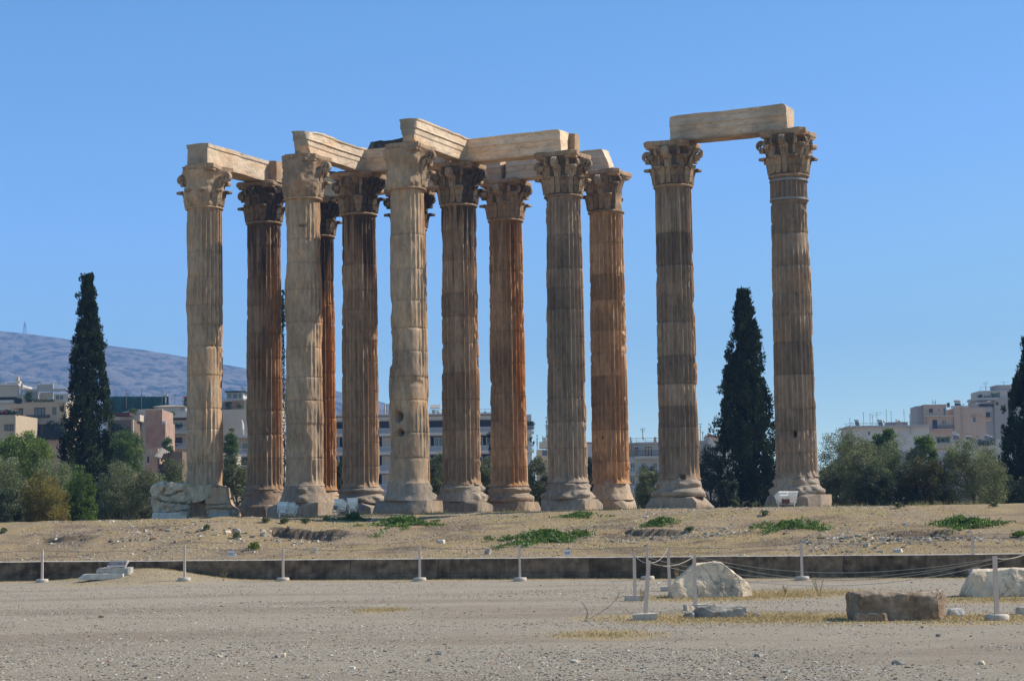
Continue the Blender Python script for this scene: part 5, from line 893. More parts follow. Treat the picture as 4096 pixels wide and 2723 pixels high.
class Bld:
    def __init__(s, name, label, x0, x1, ytop, d, cat='building', group='city buildings behind the trees'):
        s.d = d; s.c = at((x0 + x1) / 2, 1100, d); s.t = thing(name, label, cat, (s.c.x, d, -5), group)
    def xz(s, x, y, dd=0):
        p = at(x, y, s.d); return p.x, p.z
    def rect(s, x0, y0, x1, y1):
        ym, xm = (y0 + y1) / 2, (x0 + x1) / 2; return at(x0, ym, s.d).x, at(xm, y1, s.d).z, at(x1, ym, s.d).x, at(xm, y0, s.d).z
    def box(s, name, x0, y0, x1, y1, f, th, mat, parent=None):
        a, b, c, e = s.rect(x0, y0, x1, y1); return MB().box(a, s.d + f, b, c, s.d + f + th, e).build(name, M[mat], parent or s.t)
    def wall(s, x0, y0, x1, f=0, th=9, mat='bwhite', y1=None, name='wall'):
        a, _, c, e = s.rect(x0, y0, x1, y0); b = -5 if y1 is None else s.rect(x0, y1, x1, y1)[1]; w = MB().box(a, s.d + f, b, c, s.d + f + th, e).build(name, M[mat], s.t)
        return w
    def win(s, x0, y0, x1, y1, f=0, n=1, frame='bwhite', pane='glass', name='window', hm=False):
        a, b, c, e = s.rect(x0, y0, x1, y1); w = min(.09, (c - a) * .08); mb = MB(); yf = s.d + f - .07
        mb.box(a, yf, b, a + w, yf + .065, e).box(c - w, yf, b, c, yf + .065, e).box(a + w, yf, e - w, c - w, yf + .065, e).box(a + w, yf, b, c - w, yf + .065, b + w)
        for i in range(1, n): xm = a + (c - a) * i / n; mb.box(xm - w / 2, yf, b + w, xm + w / 2, yf + .065, e - w)
        q = mb.build(name, M[frame], s.t); MB().box(a + w, s.d + f - .04, b + w, c - w, s.d + f - .004, e - w).build('pane' if pane == 'glass' else 'shutter', M[pane], q); return q
    def recess(s, x0, y0, x1, y1, f=0, mat='shade', name='opening_shade'):
        return s.box(name, x0, y0, x1, y1, f - .03, .026, mat)  # thin panel on the wall; dark ones stand in for shade in openings
    def balcony(s, x0, yr, ys0, ys1, x1, f=-1.3, rail='rail', slab='slabgrey', side=True):
        a, b, c, e = s.rect(x0, ys0, x1, ys1); sl = MB().box(a, s.d + f, b, c, s.d - .004, e).build('balcony', M[slab], s.t); zt = s.rect(x0, yr, x1, yr)[1]; mb = MB(); y = s.d + f + .06
        mb.bar((a, y, zt), (c, y, zt), .06).bar((a, y, e + .12), (c, y, e + .12), .04); n = max(3, int((c - a) / .16))
        for i in range(n + 1): xx = a + (c - a) * i / n; mb.bar((xx, y, e - .01), (xx, y, zt), .045)
        if side:
            for xx in (a + .03, c - .03): mb.bar((xx, y, zt), (xx, s.d - .01, zt), .05)
        mb.build('railing', M[rail], sl); return sl
    def rooftail(s, x0, x1, yt, yb, f=.3, mat='antenna', k=1.0):
        a, b, c, e = s.rect(x0, yt, x1, yb); y = s.d + f; mb = MB().bar((a, y, e), (c, y, e), .05).bar((a, y, (b + e) / 2), (c, y, (b + e) / 2), .035); n = max(3, int((c - a) / k))
        for i in range(n + 1): xx = a + (c - a) * i / n; mb.bar((xx, y, b - .02), (xx, y, e), .04)
        mb.build('roof_railing', M[mat], s.t)
    def antenna(s, x, yt, yb, f=3, arms=3, w=6, mat='antenna'):
        p, q = at(x, yb, s.d), at(x, yt, s.d); y = s.d + f; mb = MB().bar((p.x, y, p.z - .05), (p.x, y, q.z), .07); ww = w * PIX * s.d / FPX
        for i in range(arms): z = q.z - (q.z - p.z) * .16 * i; mb.bar((p.x - ww * (.9 - .3 * i), y, z), (p.x + ww * (.9 - .2 * i), y, z + .05), .05)
        mb.build('antenna', M[mat], s.t)
    def heater(s, x0, x1, yt, yb, f=2):
        a, b, c, e = s.rect(x0, yt, x1, yb); y = s.d + f; r = (e - b) * .17; t = np.linspace(a, c, 6); o = MB().tube(np.stack([t, np.full(6, y), np.full(6, e - r)], -1), np.array([r * .6, r, r, r, r, r * .6]), 10).build('solar_heater', M['tank'], s.t, True)
        MB().add([(a + .1, y - .1, e - 2.2 * r), (c - .1, y - .1, e - 2.2 * r), (c - .1, y - 1.3, b), (a + .1, y - 1.3, b), (a + .1, y - .04, e - 2.2 * r), (c - .1, y - .04, e - 2.2 * r), (c - .1, y - 1.24, b - .02), (a + .1, y - 1.24, b - .02)], BF).build('collector_panel', M['panel'], o)
        MB().bar((a + .2, y, b - .05), (a + .2, y, e - r), .06).bar((c - .2, y, b - .05), (c - .2, y, e - r), .06).build('stand', M['antenna'], o)
    def dish(s, x, y, rpx, f=.5):
        p = at(x, y, s.d); r = rpx * PIX * s.d / FPX; mb = MB(); pr = [(0.02, .25 * r), (.5 * r, .12 * r), (.85 * r, .03 * r), (r, 0), (.85 * r, -.02 * r), (.4 * r, .06 * r)]; mb.lathe(pr, 16); V = np.concatenate(mb.v); V = V @ np.array(Matrix.Rotation(1.25, 3, 'X') @ Matrix.Rotation(.2, 3, 'Y')).T + np.array((p.x, s.d + f, p.z))
        o = obj('satellite_dish', V, [np.concatenate(q) for q in mb.f.values()], M['bwhite'], s.t, True); MB().bar((p.x, s.d + f, p.z), (p.x, s.d + f, p.z - 1.6 * r), .06).build('stand', M['antenna'], o)
    def plants(s, x0, x1, yt, yb, f=-.2, pal=PAL_GR, seed=1, n=700, name='potted_plants'):
        r = np.random.default_rng(seed); a, b, c, e = s.rect(x0, yt, x1, yb); m = max(1, int((c - a) / .7)); k = r.integers(0, m, n); cx = a + (c - a) * (k + .5) / m; hh = ((e - b) * (.5 + .5 * np.random.default_rng(seed + 1).random(m)))[k]
        P_ = np.stack([cx + r.normal(0, .22, n), s.d + f + r.normal(0, .15, n), b - .05 + hh * r.random(n)], -1); L = r.uniform(.15, .3, n); V, F = leaf_quads(P_, r.normal(0, 1, (n, 3)) + np.array((0, 0, .4)), L, L * .3, r); obj(name, V, F, M['leaf'], s.t, False, np.repeat(pal[r.integers(0, len(pal), n)] * r.uniform(.7, 1.3, (n, 1)), 4, 0))
# -- left group
b = Bld('apartment_house', 'white penthouse with framed roof terrace, behind the cream house at far left', -30, 158, 885, 300)
b.wall(-40, 908, 158, 0, 9, 'bwhite'); b.box('roof_slab', -40, 885.5, 48, 890, -1.6, 9, 'bwhite')
for x_ in (46.5, 55, 91.5, 125): b.box('column', x_ - 1.8, 884.5, x_ + 1.8, 922, -1.4, .5, 'slabgrey')
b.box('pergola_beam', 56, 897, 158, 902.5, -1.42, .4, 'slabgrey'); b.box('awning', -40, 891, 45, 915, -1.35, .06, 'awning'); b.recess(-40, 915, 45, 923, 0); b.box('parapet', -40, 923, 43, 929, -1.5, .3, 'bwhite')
b.recess(93, 904, 124, 922, 0, 'awning', 'blind'); b.win(128, 909, 147, 921, 0, 2); b.box('screen', 61, 903, 89, 922, -.9, .06, 'bluewhite'); b.box('chimney', 27, 875, 38, 887, 2, 1.2, 'offwhite'); b.box('chimney_pot', 29.5, 865.5, 34, 875, 2.2, .8, 'beige'); b.box('chimney', -3, 880, 5, 890, 2, 1.2, 'bwhite')
b.rooftail(57, 90, 885.5, 897, -1.2, 'rail', 2); b.rooftail(126, 158, 886, 897, -1.2, 'rail', 2); b.rooftail(4, 45, 879, 887, 3, 'antenna', 2); b.antenna(78.5, 876, 897, 3, 2); 
mb = MB(); a, q0, c, e = b.rect(93, 886, 124, 897); mb.add([(a, b.d - 1.3, q0), (c, b.d - 1.3, q0), (c, b.d - 1.25, q0), (a, b.d - 1.25, q0), (a, b.d - 1.3, e), (c, b.d - 1.3, e), (c, b.d - 1.25, e), (a, b.d - 1.25, e)], BF); mb.build('terrace_screen', M['slabgrey'], b.t)
b.plants(42, 55, 919, 929, -1.8, PAL_DK, 3); b.plants(66, 79, 902, 929, -1.8, PAL_GR, 4, 900); b.plants(84, 130, 919, 928, -1.8, PAL_OL, 5, 900); b.dish(121, 921, 4, -1.6)
b = Bld('apartment_house', 'modern cream house with a recessed loggia and vine covered wall, at far left', 22, 152, 927, 272)
b.wall(54, 927, 152, 0, 10, 'cream', name='wall'); b.box('upper_wall', 23.5, 930.5, 54, 940, -.02, 9, 'cream'); b.wall(28, 940, 54, 1.2, 8, 'offwhite')
b.box('parapet', 53.5, 926, 153, 929, -.06, .3, 'cream')
lg = b.recess(60.5, 938.5, 115.5, 963, 0, 'beige', 'loggia'); b.win(79.5, 939, 104, 962.5, -.035, 3, 'wood'); b.box('loggia_railing', 60.5, 955.5, 115.5, 963, -.12, .03, 'darkrail'); b.win(121, 938, 129, 955, 0, 1, 'wood'); b.box('sill_panel', 121, 955, 129, 962, -.03, .025, 'greywall')
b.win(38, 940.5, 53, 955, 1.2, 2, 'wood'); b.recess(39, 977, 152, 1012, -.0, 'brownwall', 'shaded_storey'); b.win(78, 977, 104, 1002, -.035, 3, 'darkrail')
b.box('terrace_slab', 39, 972.5, 152, 977, -.5, .45, 'cream'); b.plants(100, 150, 968, 1012, -.5, PAL_DK, 6, 2600, 'climbing_vine')
b.antenna(139, 927, 970, -.3, 0)
b = Bld('terrace_house', 'low cream terrace block with one sunlit side, in front of the cream house', -30, 50, 955, 262)
a, _, c, e = b.rect(-40, 955.5, 36, 955.5); c2 = at(49, 955, b.d).x
MB().add([(a, b.d, -5), (c, b.d, -5), (c2, b.d + 9, -5), (a, b.d + 9, -5), (a, b.d, e), (c, b.d, e), (c2, b.d + 9, e), (a, b.d + 9, e)], BF).build('wall', M['cream'], b.t)
b.win(10, 977, 31, 992, 0, 3, 'wood'); b.plants(-10, 37, 943, 956, .6, PAL_DK, 7, 1500, 'planter'); b.plants(2, 14, 945, 952, .3, np.array([(.35, .02, .03)]), 8, 40, 'red_flowers'); b.win(-36, 925 + 14, -4, 950, 3, 2)
b = Bld('netted_building', 'roof wrapped in dark green construction netting, right of the tall cypress', 235, 390, 912, 310)
b.wall(235, 948, 390, 2.5, 8, 'offwhite'); mb = MB(); xs = np.linspace(236, 388, 60); tp = [at(x_, 912.5 + 1.3 * math.sin(x_ * .35) ** 2, b.d) for x_ in xs]; bt = [at(x_, 952 + 5 * math.sin(x_ * .08), b.d) for x_ in xs]; V = []
for i in range(60):
    for j in range(9): s_ = j / 8; V.append((tp[i].x, b.d + .5 * math.sin(i * .55 + j * .4) * s_ + .3 * math.sin(i * 1.3) * s_, tp[i].z * (1 - s_) + bt[i].z * s_))
V = np.array(V); V = np.concatenate([V, V + np.array((0, .03, 0))]); i, j = np.meshgrid(np.arange(59), np.arange(8), indexing='ij'); q = np.stack([i * 9 + j, i * 9 + j + 1, (i + 1) * 9 + j + 1, (i + 1) * 9 + j], -1).reshape(-1, 4); obj('net', V, np.concatenate([q, q[:, ::-1] + 540]), M['net'], b.t, True)
for x_ in (240, 263, 293, 326, 352, 386): mb.bar(b.xz(x_, 955)[0:1] + (b.d + .6, b.xz(x_, 955)[1]), b.xz(x_, 911)[0:1] + (b.d + .6, b.xz(x_, 911)[1]), .1)
mb.build('scaffold_poles', M['darkrail'], b.t); b.antenna(294, 901, 940, -1, 2, 7); b.antenna(328.5, 897, 941, -1, 1, 4); b.antenna(376, 903, 930, -1, 2, 7); b.antenna(403, 910, 930, 0, 2, 3)
b.box('vent_hood', 378, 910, 387, 912.5, -.8, .8, 'tank'); b.box('vent_pipe', 381.5, 912.5, 383.5, 930, -.5, .25, 'tank')
b = Bld('apartment_block', 'modern block with grey balcony bands and tile roofed penthouse, beside the brick house', 350, 470, 930, 285)
b.wall(372, 950, 470, 0, 10, 'cream'); b.box('penthouse', 351, 934, 422, 952, 2, 5, 'bluewhite'); b.win(353, 937, 358, 949, 2, 1); b.win(409.5, 936.5, 421, 951, 1.98, 3)
a, q0, c, e = b.rect(347, 929.5, 426, 935); m_ = (a + c) / 2; MB().add([(a, b.d + 1.2, q0), (c, b.d + 1.2, q0), (c, b.d + 8, q0), (a, b.d + 8, q0), (a + 1.4, b.d + 3.5, e), (c - 1.4, b.d + 3.5, e), (c - 1.4, b.d + 5.5, e), (a + 1.4, b.d + 5.5, e)], BF).build('roof', M['ptile'], b.t)
b.balcony(372, 945, 949, 962, 470, -1.4, 'rail', 'bwhite'); b.recess(373, 963, 470, 967, -.0, 'shade'); b.win(402, 971, 422, 985, 0, 2); b.win(374, 971, 381, 988, 0, 1, 'wood'); b.balcony(381, 985.5, 994, 999.5, 470, -1.4, 'rail', 'slabgrey'); b.recess(404, 1007, 420, 1024, 0, 'wood', 'shutter'); b.balcony(381, 1022, 1031, 1034, 470, -1.4, 'rail', 'slabgrey'); b.plants(405, 421, 979, 986, -1.1, PAL_DK, 9, 400); b.plants(393, 408, 1005, 1030, -.6, PAL_DK, 10, 700); b.plants(392, 406, 948, 955, -1.6, PAL_GR, 11, 300)
b.plants(418, 424, 908, 935, 3, PAL_OL, 12, 500, 'roof_shrub'); b.plants(417, 422, 910, 913, 2.8, np.array([(.4, .02, .06)]), 13, 30, 'red_flowers')
b = Bld('brick_house', 'narrow house with a bare pink brick flank and white front, left of the leftmost column', 308, 382, 942, 252)
b.wall(311, 942.5, 335, 0, 8, 'offwhite'); b.wall(335.02, 943.5, 373.5, .05, 8, 'pinkbrick'); b.wall(373.5, 971, 381, .08, 7, 'pinkbrick'); b.win(318, 952, 328, 967.5, 0, 2); b.box('wall_cap', 335, 941.5, 374, 944, -.05, .4, 'offwhite'); b.box('wall_patch', 373, 970, 382, 976, -.02, .4, 'bluewhite'); b.box('quoin', 333.6, 944, 335.2, 1045, -.03, .3, 'offwhite')
mb = MB(); p0, p1 = b.xz(316, 1002), b.xz(325, 975); mb.bar((p0[0], b.d - .9, p0[1]), (p1[0], b.d - .9, p1[1]), .12, .7); p2 = b.xz(317, 972)
for k_ in range(5): mb.bar((p0[0] + (p1[0] - p0[0]) * k_ / 4, b.d - 1.2, p0[1] + (p1[1] - p0[1]) * k_ / 4), (p0[0] + (p1[0] - p0[0]) * k_ / 4, b.d - 1.2, p0[1] + (p1[1] - p0[1]) * k_ / 4 + 1), .05)
mb.build('outside_stair', M['darkrail'], b.t); b.plants(296, 318, 935, 985, -.4, PAL_GR, 14, 1500, 'climbing_vine')
b = Bld('ruined_house', 'brown walled old house overgrown with vines, right of the tall cypress', 250, 310, 966, 246)
b.wall(248, 967, 305, 0, 7, 'brownwall'); b.win(273, 988, 288, 1000, 0, 2, 'wood'); b.box('lean_to_roof', 262, 950, 300, 957, -.4, 3, 'wood'); b.box('rear_wall', 266, 952, 312, 967, 3, 3, 'offwhite'); b.box('corner_stones', 303, 966, 307, 1010, -.05, .4, 'cream'); b.plants(252, 300, 966, 1010, -.3, PAL_DK, 15, 1200, 'climbing_vine')
b = Bld('collapsed_house', 'roofless ruin with a collapsed plank roof, just left of the leftmost column', 330, 420, 1028, 205)
b.wall(334, 1032, 362, .4, 4, 'pinkbrick'); b.wall(392, 1040, 420, .0, 4, 'brownwall'); b.wall(362, 1060, 392, 3, .5, 'brownwall'); b.box('window_frame', 336, 1047, 344, 1069, .3, .08, 'cream'); b.recess(338, 1050, 342.5, 1066, .28)
mb = MB(); 
for k_ in range(9): p0, p1 = b.xz(360 + 1.5 * k_, 1052 + k_ * .5), b.xz(368 + 2.3 * k_, 1031 + k_ * 1.4); mb.bar((p0[0], b.d - .3 + .05 * k_, p0[1]), (p1[0], b.d + 1.2 + .05 * k_, p1[1]), .32, .08)
mb.build('collapsed_roof', M['planks'], b.t); mb = MB()
for k_ in range(4): p0, p1 = b.xz(372 + 6 * k_, 1062 - 3 * k_), b.xz(380 + 5 * k_, 1044 - k_); mb.bar((p0[0], b.d - .2, p0[1]), (p1[0], b.d - .1, p1[1]), .15)
mb.build('rafters', M['wood'], b.t)
b = Bld('apartment_house', 'pale house with green roofed penthouse and sloping terrace roof, between two leftmost columns', 505, 640, 900, 300)
b.wall(490, 917, 640, 1, 9, 'bwhite'); b.box('penthouse', 517, 902, 556, 917, 2, 5, 'bluewhite'); b.box('penthouse_roof', 515, 899, 563, 901.5, 1, 7, 'net'); b.win(519, 904, 529, 916, 2, 2); b.win(532, 904, 543, 916, 2, 1); b.win(545, 904, 553, 916, 2, 1)
b.recess(490, 925, 561, 944, 1, 'beige', 'terrace'); a, q0, c, e = b.rect(515, 918.5, 565, 925); MB().add([(a, b.d - 2, q0 - .2), (c, b.d - 2, e - .3), (c, b.d + .95, e - .1), (a, b.d + .95, q0), (a, b.d - 2, q0), (c, b.d - 2, e - .1), (c, b.d + .95, e + .1), (a, b.d + .95, q0 + .2)], BF).build('terrace_roof', M['greywall'], b.t); b.plants(520, 533, 925, 944, -.5, PAL_OL, 16, 500); b.plants(548, 560, 926, 940, -.5, PAL_OL, 17, 400); b.win(543, 931, 549, 940, .96, 2)
b.wall(490, 944.5, 640, -2.2, 3, 'offwhite'); b.rooftail(505, 562, 938, 944.5, -2.1, 'darkrail', 1); b.antenna(558, 892, 920, 0, 2, 4)
b = Bld('balcony_house', 'blue white house with railed balconies, just left of the brown column', 535, 640, 985, 262)
b.wall(536.5, 1003, 640, 0, 9, 'bluewhite'); b.balcony(537, 991, 1002, 1008, 640, -1.2, 'rail', 'bluewhite'); b.recess(549.5, 1009, 640, 1032, 0, 'greywall'); b.win(556.5, 1018, 640, 1040, -.04, 4); b.balcony(547, 1034, 1045, 1050, 640, -1.2, 'rail', 'bluewhite'); b.recess(549.5, 1052, 640, 1070, 0)
o = MB().lathe([(.05, 0), (.32, .3), (.30, 1.5), (.16, 2.0), (.05, 2.3)], 12, (at(559, 1002, b.d).x, b.d - .7, at(559, 1002, b.d).z - .3)).build('folded_parasol', M['bwhite'], None, True); tag(o, 'folded white parasol standing on the balcony left of the brown column', 'parasol')
b = Bld('low_house', 'low tiled house roof half hidden among the olives between the two leftmost columns', 515, 545, 1040, 215); b.wall(515, 1046, 538, 0, 6, 'offwhite')
a, q0, c, e = b.rect(513, 1039, 540, 1046.5); MB().add([(a, b.d - .5, q0), (c, b.d - .5, q0), (c, b.d + 6, q0), (a, b.d + 6, q0), (a + .5, b.d + 2.5, e), (c - .5, b.d + 2.5, e), (c - .5, b.d + 3.5, e), (a + .5, b.d + 3.5, e)], BF).build('roof', M['ptile'], b.t)
# -- long block behind the middle columns
b = Bld('apartment_block', 'long blue white apartment block with rows of railed balconies, behind the middle columns', 700, 1230, 955, 300)
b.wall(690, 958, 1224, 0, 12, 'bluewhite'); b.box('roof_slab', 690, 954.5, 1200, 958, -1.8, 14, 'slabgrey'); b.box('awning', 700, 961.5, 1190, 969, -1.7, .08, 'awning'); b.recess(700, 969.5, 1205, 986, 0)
for (yr, y0, y1) in ((986.5, 998, 1003.5), (1029, 1040.5, 1046.5), (1072, 1083.5, 1089.5), (1115, 1126.5, 1132)): b.balcony(690, yr, y0, y1, 1230, -1.5, 'rail', 'bwhite')
for y_ in (1010, 1053, 1096):
    for i, x_ in enumerate(range(700, 1200, 30)): b.win(x_, y_ - 3, x_ + 22, y_ + 19, -.01, 2, 'bwhite', 'glass' if i % 3 else 'awning')
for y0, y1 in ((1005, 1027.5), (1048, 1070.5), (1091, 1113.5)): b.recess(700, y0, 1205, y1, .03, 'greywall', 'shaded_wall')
b.rooftail(990, 1130, 943, 954.5, .2, 'antenna', 1.6); b.rooftail(875, 898, 944, 954.5, .5, 'antenna', .8); b.box('chimney', 882.5, 926, 885.5, 954.5, 2, .9, 'offwhite'); b.dish(999, 948, 5, .4); b.dish(1010, 948, 5, .4); b.antenna(889, 931, 954, 2, 3, 4); b.box('air_conditioner', 1114, 947, 1121, 954.5, 1, .8, 'offwhite'); b.antenna(1117, 942, 947, 1, 1, 2)
a, q0, c, e = b.rect(990, 931, 1013, 941); MB().add([(a, b.d + .3, q0), (a + 1.5, b.d + .3, q0), (c, b.d + 3, e), (a, b.d + 3, e), (a, b.d + .3, q0 + .12), (a + 1.5, b.d + .3, q0 + .12), (c, b.d + 3, e + .12), (a, b.d + 3, e + .12)], BF).build('solar_panel', M['greywall'], b.t); b.rooftail(777, 786, 943, 955, 1, 'antenna', .6)
b.plants(1214, 1230, 965, 988, -.8, PAL_DK, 18, 900, 'balcony_plants'); b.plants(780, 790, 972, 986, -.5, PAL_DK, 19, 300, 'balcony_plants')
b = Bld('low_house', 'small cream house with roof tanks, left of the grey column foot', 1236, 1300, 1030, 310); b.wall(1237, 1035, 1300, 0, 8, 'cream'); b.box('roof_room', 1243, 1016, 1300, 1030, 2, 3, 'offwhite'); b.win(1248, 1036, 1300, 1050, 0, 4, 'greywall'); b.box('water_tank', 1252, 1005, 1258, 1016, 2.5, 1, 'tank'); b.box('water_tank', 1259, 1005, 1264, 1017, 2.5, 1, 'bwhite'); b.rooftail(1243, 1262, 1018, 1028, 0, 'antenna', 1)
b = Bld('low_house', 'pale house top peeping between the grey column and the broken orange column', 1340, 1380, 1010, 330); b.wall(1330, 1021, 1400, 0, 8, 'bluewhite'); b.box('parapet', 1330, 1018, 1400, 1021, -.1, .4, 'rtile')
b = Bld('balcony_house', 'grey balconied house with a shuttered penthouse door, between orange column and column pair', 1445, 1560, 1006, 245)
b.wall(1440, 1051, 1570, 0, 10, 'bluewhite'); b.box('penthouse', 1472, 1021, 1570, 1051, 1.5, 6, 'slabgrey'); b.box('penthouse_roof', 1469.5, 1016.5, 1570, 1021, 1, 7, 'slabgrey'); b.wall(1440, 1020.5, 1473, 3, 5, 'cream', name='rear_wall'); b.box('parapet', 1440, 1016.5, 1470, 1020.5, 2.9, .4, 'bwhite'); b.win(1488, 1028, 1503, 1050.5, 1.5, 2, 'panel', 'shutter')
b.balcony(1461, 1038, 1050.5, 1057.5, 1570, -1.3, 'darkrail', 'slabgrey'); b.heater(1462, 1474, 1025, 1038, 1.2)
for (yr, y0, y1) in ((1078.5, 1089, 1095), (1119.5, 1130.5, 1136.5)): b.balcony(1440, yr, y0, y1, 1570, -1.3, 'rail', 'slabgrey')
for y_ in (1066, 1098, 1140):
    for x_ in (1452, 1478, 1504, 1530): b.win(x_, y_, x_ + 10, y_ + 20, 0, 2, 'bwhite')
b.rooftail(1450, 1570, 1006.5, 1016.5, 3, 'antenna', 1); b.antenna(1483, 985.5, 1010, 2, 3, 8); b.dish(1484, 1006, 3.5, 1.5); b.box('chimney', 1456, 1003, 1459, 1016.5, 4, .5, 'offwhite'); b.box('chimney', 1513, 1003, 1517.5, 1016.5, 4, .7, 'beige'); b.antenna(1455, 1015, 1040, -.2, 1, 3)
b = Bld('tiled_house', 'white gabled house with a red tile roof edge, left of the broad cypress', 1610, 1690, 996, 260)
b.wall(1625, 1033, 1690, 0, 8, 'bwhite'); p = [b.xz(x_, y_) for x_, y_ in ((1634, 1036), (1690, 1036), (1690, 1020), (1635, 1004.5))]; MB().add([(q[0], b.d, q[1]) for q in p] + [(q[0], b.d + 8, q[1]) for q in p], np.array([[0, 1, 2, 3], [7, 6, 5, 4], [0, 4, 5, 1], [1, 5, 6, 2], [2, 6, 7, 3], [3, 7, 4, 0]])).build('gable', M['bwhite'], b.t)
p0, p1 = b.xz(1634, 1004), b.xz(1692, 1019.5); MB().bar((p0[0], b.d + 3.5, p0[1] + .1), (p1[0], b.d + 3.5, p1[1] + .1), 8.6, .22).build('roof', M['rtile'], b.t); b.win(1651, 1018, 1662, 1032, 0, 1, 'panel'); b.box('chimney', 1635.5, 994, 1639, 1006, 3, .6, 'beige'); b.box('chimney', 1628, 1000, 1632, 1012, 2, .6, 'cement'); b.antenna(1614, 977, 1020, 0, 3, 5); b.antenna(1619, 995, 1015, 0, 2, 4); b.wall(1600, 1012, 1634, 4, 5, 'offwhite')
# -- right group, farther up the hill
b = Bld('apartment_block', 'long white flat roofed block bristling with antennas, above the right olives', 1950, 2140, 981, 400)
b.wall(1960, 983, 2140, 0, 12, 'bwhite'); b.box('roof_slab', 1953, 980, 2140, 983.5, -1.2, 13, 'slabgrey'); b.rooftail(1954, 2138, 973.5, 980, -.8, 'antenna', .9); b.win(1999.5, 994, 2004.5, 1002, 0, 1, 'greywall'); b.win(2070, 990, 2084, 1010, 0, 2, 'bwhite', 'rail'); b.box('stair_room', 2053, 970, 2098, 980, 3, 4, 'greywall')
a, q0, c, e = b.rect(2069, 963.5, 2098, 980); MB().add([(a, b.d + 2, q0), (c, b.d + 2, q0), (c, b.d + 2.5, q0), (a, b.d + 2.5, q0), (a, b.d + 2, e), (c, b.d + 2, e - 1.6), (c, b.d + 2.5, e - 1.6), (a, b.d + 2.5, e)], BF).build('parapet', M['beige'], b.t)
b.heater(1970, 1981, 965, 980, 1); b.heater(2023, 2035, 965, 980, 1)
for x_, y_, ar, w_ in ((1962, 963, 2, 2), (1994, 949, 3, 2), (2009, 953, 1, 4), (2015, 955, 2, 4), (2025, 949, 2, 14), (2047, 942, 4, 2), (2058, 947, 1, 4), (2088, 943, 4, 2), (2101, 952, 2, 2)): b.antenna(x_, y_, 981, 2, ar, w_)
b.box('flue_pipe', 2096.5, 954, 2099, 1000, -.4, .3, 'tank'); b.dish(2039, 970, 3, 1); b.dish(2068, 969, 3, 1)
b = Bld('apartment_house', 'pale beige house with dark red shutters and rooftop solar tank, right of the antenna roof', 2110, 2270, 933, 420)
b.wall(2129, 933, 2180, 0, 9, 'beige'); b.wall(2135, 958, 2195, -.5, 6, 'beige', name='front_wall'); b.wall(2115, 934, 2129, 1.5, 7, 'greywall', name='shaded_wing'); b.wall(2195, 940, 2268, -.9, 9, 'beige', y1=None, name='right_wing'); b.box('roof_slab', 2128, 931.5, 2181, 934, -.2, 9, 'beige'); b.box('parapet', 2190, 935, 2228, 940, -1, .6, 'offwhite')
b.win(2139, 940, 2150, 951.5, 0, 1, 'offwhite', 'wood'); b.win(2161, 942, 2164.5, 947, 0, 1, 'offwhite'); b.win(2173, 940, 2178, 957, 0, 1, 'offwhite'); b.box('balcony', 2130, 957, 2195, 959.5, -1.4, 1.3, 'offwhite'); b.recess(2147, 967, 2158, 989, -.5, 'shade', 'door'); b.win(2167, 967, 2179, 979, -.5, 3, 'offwhite'); b.balcony(2146, 980, 988, 991, 2193, -1.6, 'darkrail', 'beige'); b.win(2238, 961, 2246, 973, -.9, 1, 'offwhite')
b.box('awning', 2236, 957, 2247, 960, -1.6, .7, 'tan_awning'); b.heater(2200, 2216, 920, 941, 1); b.box('chimney', 2188, 926, 2193, 936, 2, .8, 'brownwall'); b.antenna(2224, 929, 941, 2, 2, 4); b.box('flue_pipe', 2213, 934, 2214.6, 1005, -1.2, .2, 'beige')
mb = MB()
for x_ in (2153, 2160): p0, p1 = b.xz(x_, 933), b.xz(x_, 919); mb.bar((p0[0], b.d + 2, p0[1]), (p1[0], b.d + 2, p1[1]), .08)
p0, p1, p2, p3 = b.xz(2153, 928), b.xz(2160, 923), b.xz(2153, 923), b.xz(2160, 928); mb.bar((p0[0], b.d + 2, p0[1]), (p1[0], b.d + 2, p1[1]), .06).bar((p2[0], b.d + 2, p2[1]), (p3[0], b.d + 2, p3[1]), .06).build('line_poles', M['antenna'], b.t)
a, q0, c, e = b.rect(2254, 956, 2282, 967); MB().add([(a, b.d - 1, e - .3), (c, b.d - 1, q0), (c, b.d + 3, q0), (a, b.d + 3, e - .3), (a, b.d - 1, e), (c, b.d - 1, q0 + .2), (c, b.d + 3, q0 + .2), (a, b.d + 3, e)], BF).build('tan_awning', M['tan_awning'], b.t)
b = Bld('apartment_tower', 'tall stepped grey beige apartment tower, just left of the right edge cypress', 2240, 2400, 882, 450)
b.wall(2290, 916, 2420, 0, 12, 'greywall'); b.box('upper_storeys', 2262, 897.5, 2420, 916, 2, 9, 'offwhite'); b.box('top_room', 2305, 883, 2420, 897.5, 4, 6, 'greywall'); b.box('terrace', 2245, 916.5, 2296, 922, -1.5, 9, 'slabgrey'); b.rooftail(2263, 2306, 889, 897.5, 2.4, 'antenna', 1.2)
a, q0, c, e = b.rect(2240, 922, 2290, 933); MB().add([(a, b.d - 2.5, q0), (c - 2, b.d - 2.5, q0 + .6), (c, b.d - .02, e), (a + 1.5, b.d - .02, e - .4), (a, b.d - 2.5, q0 + .15), (c - 2, b.d - 2.5, q0 + .75), (c, b.d - .02, e + .15), (a + 1.5, b.d - .02, e - .25)], BF).build('awning', M['slabgrey'], b.t)
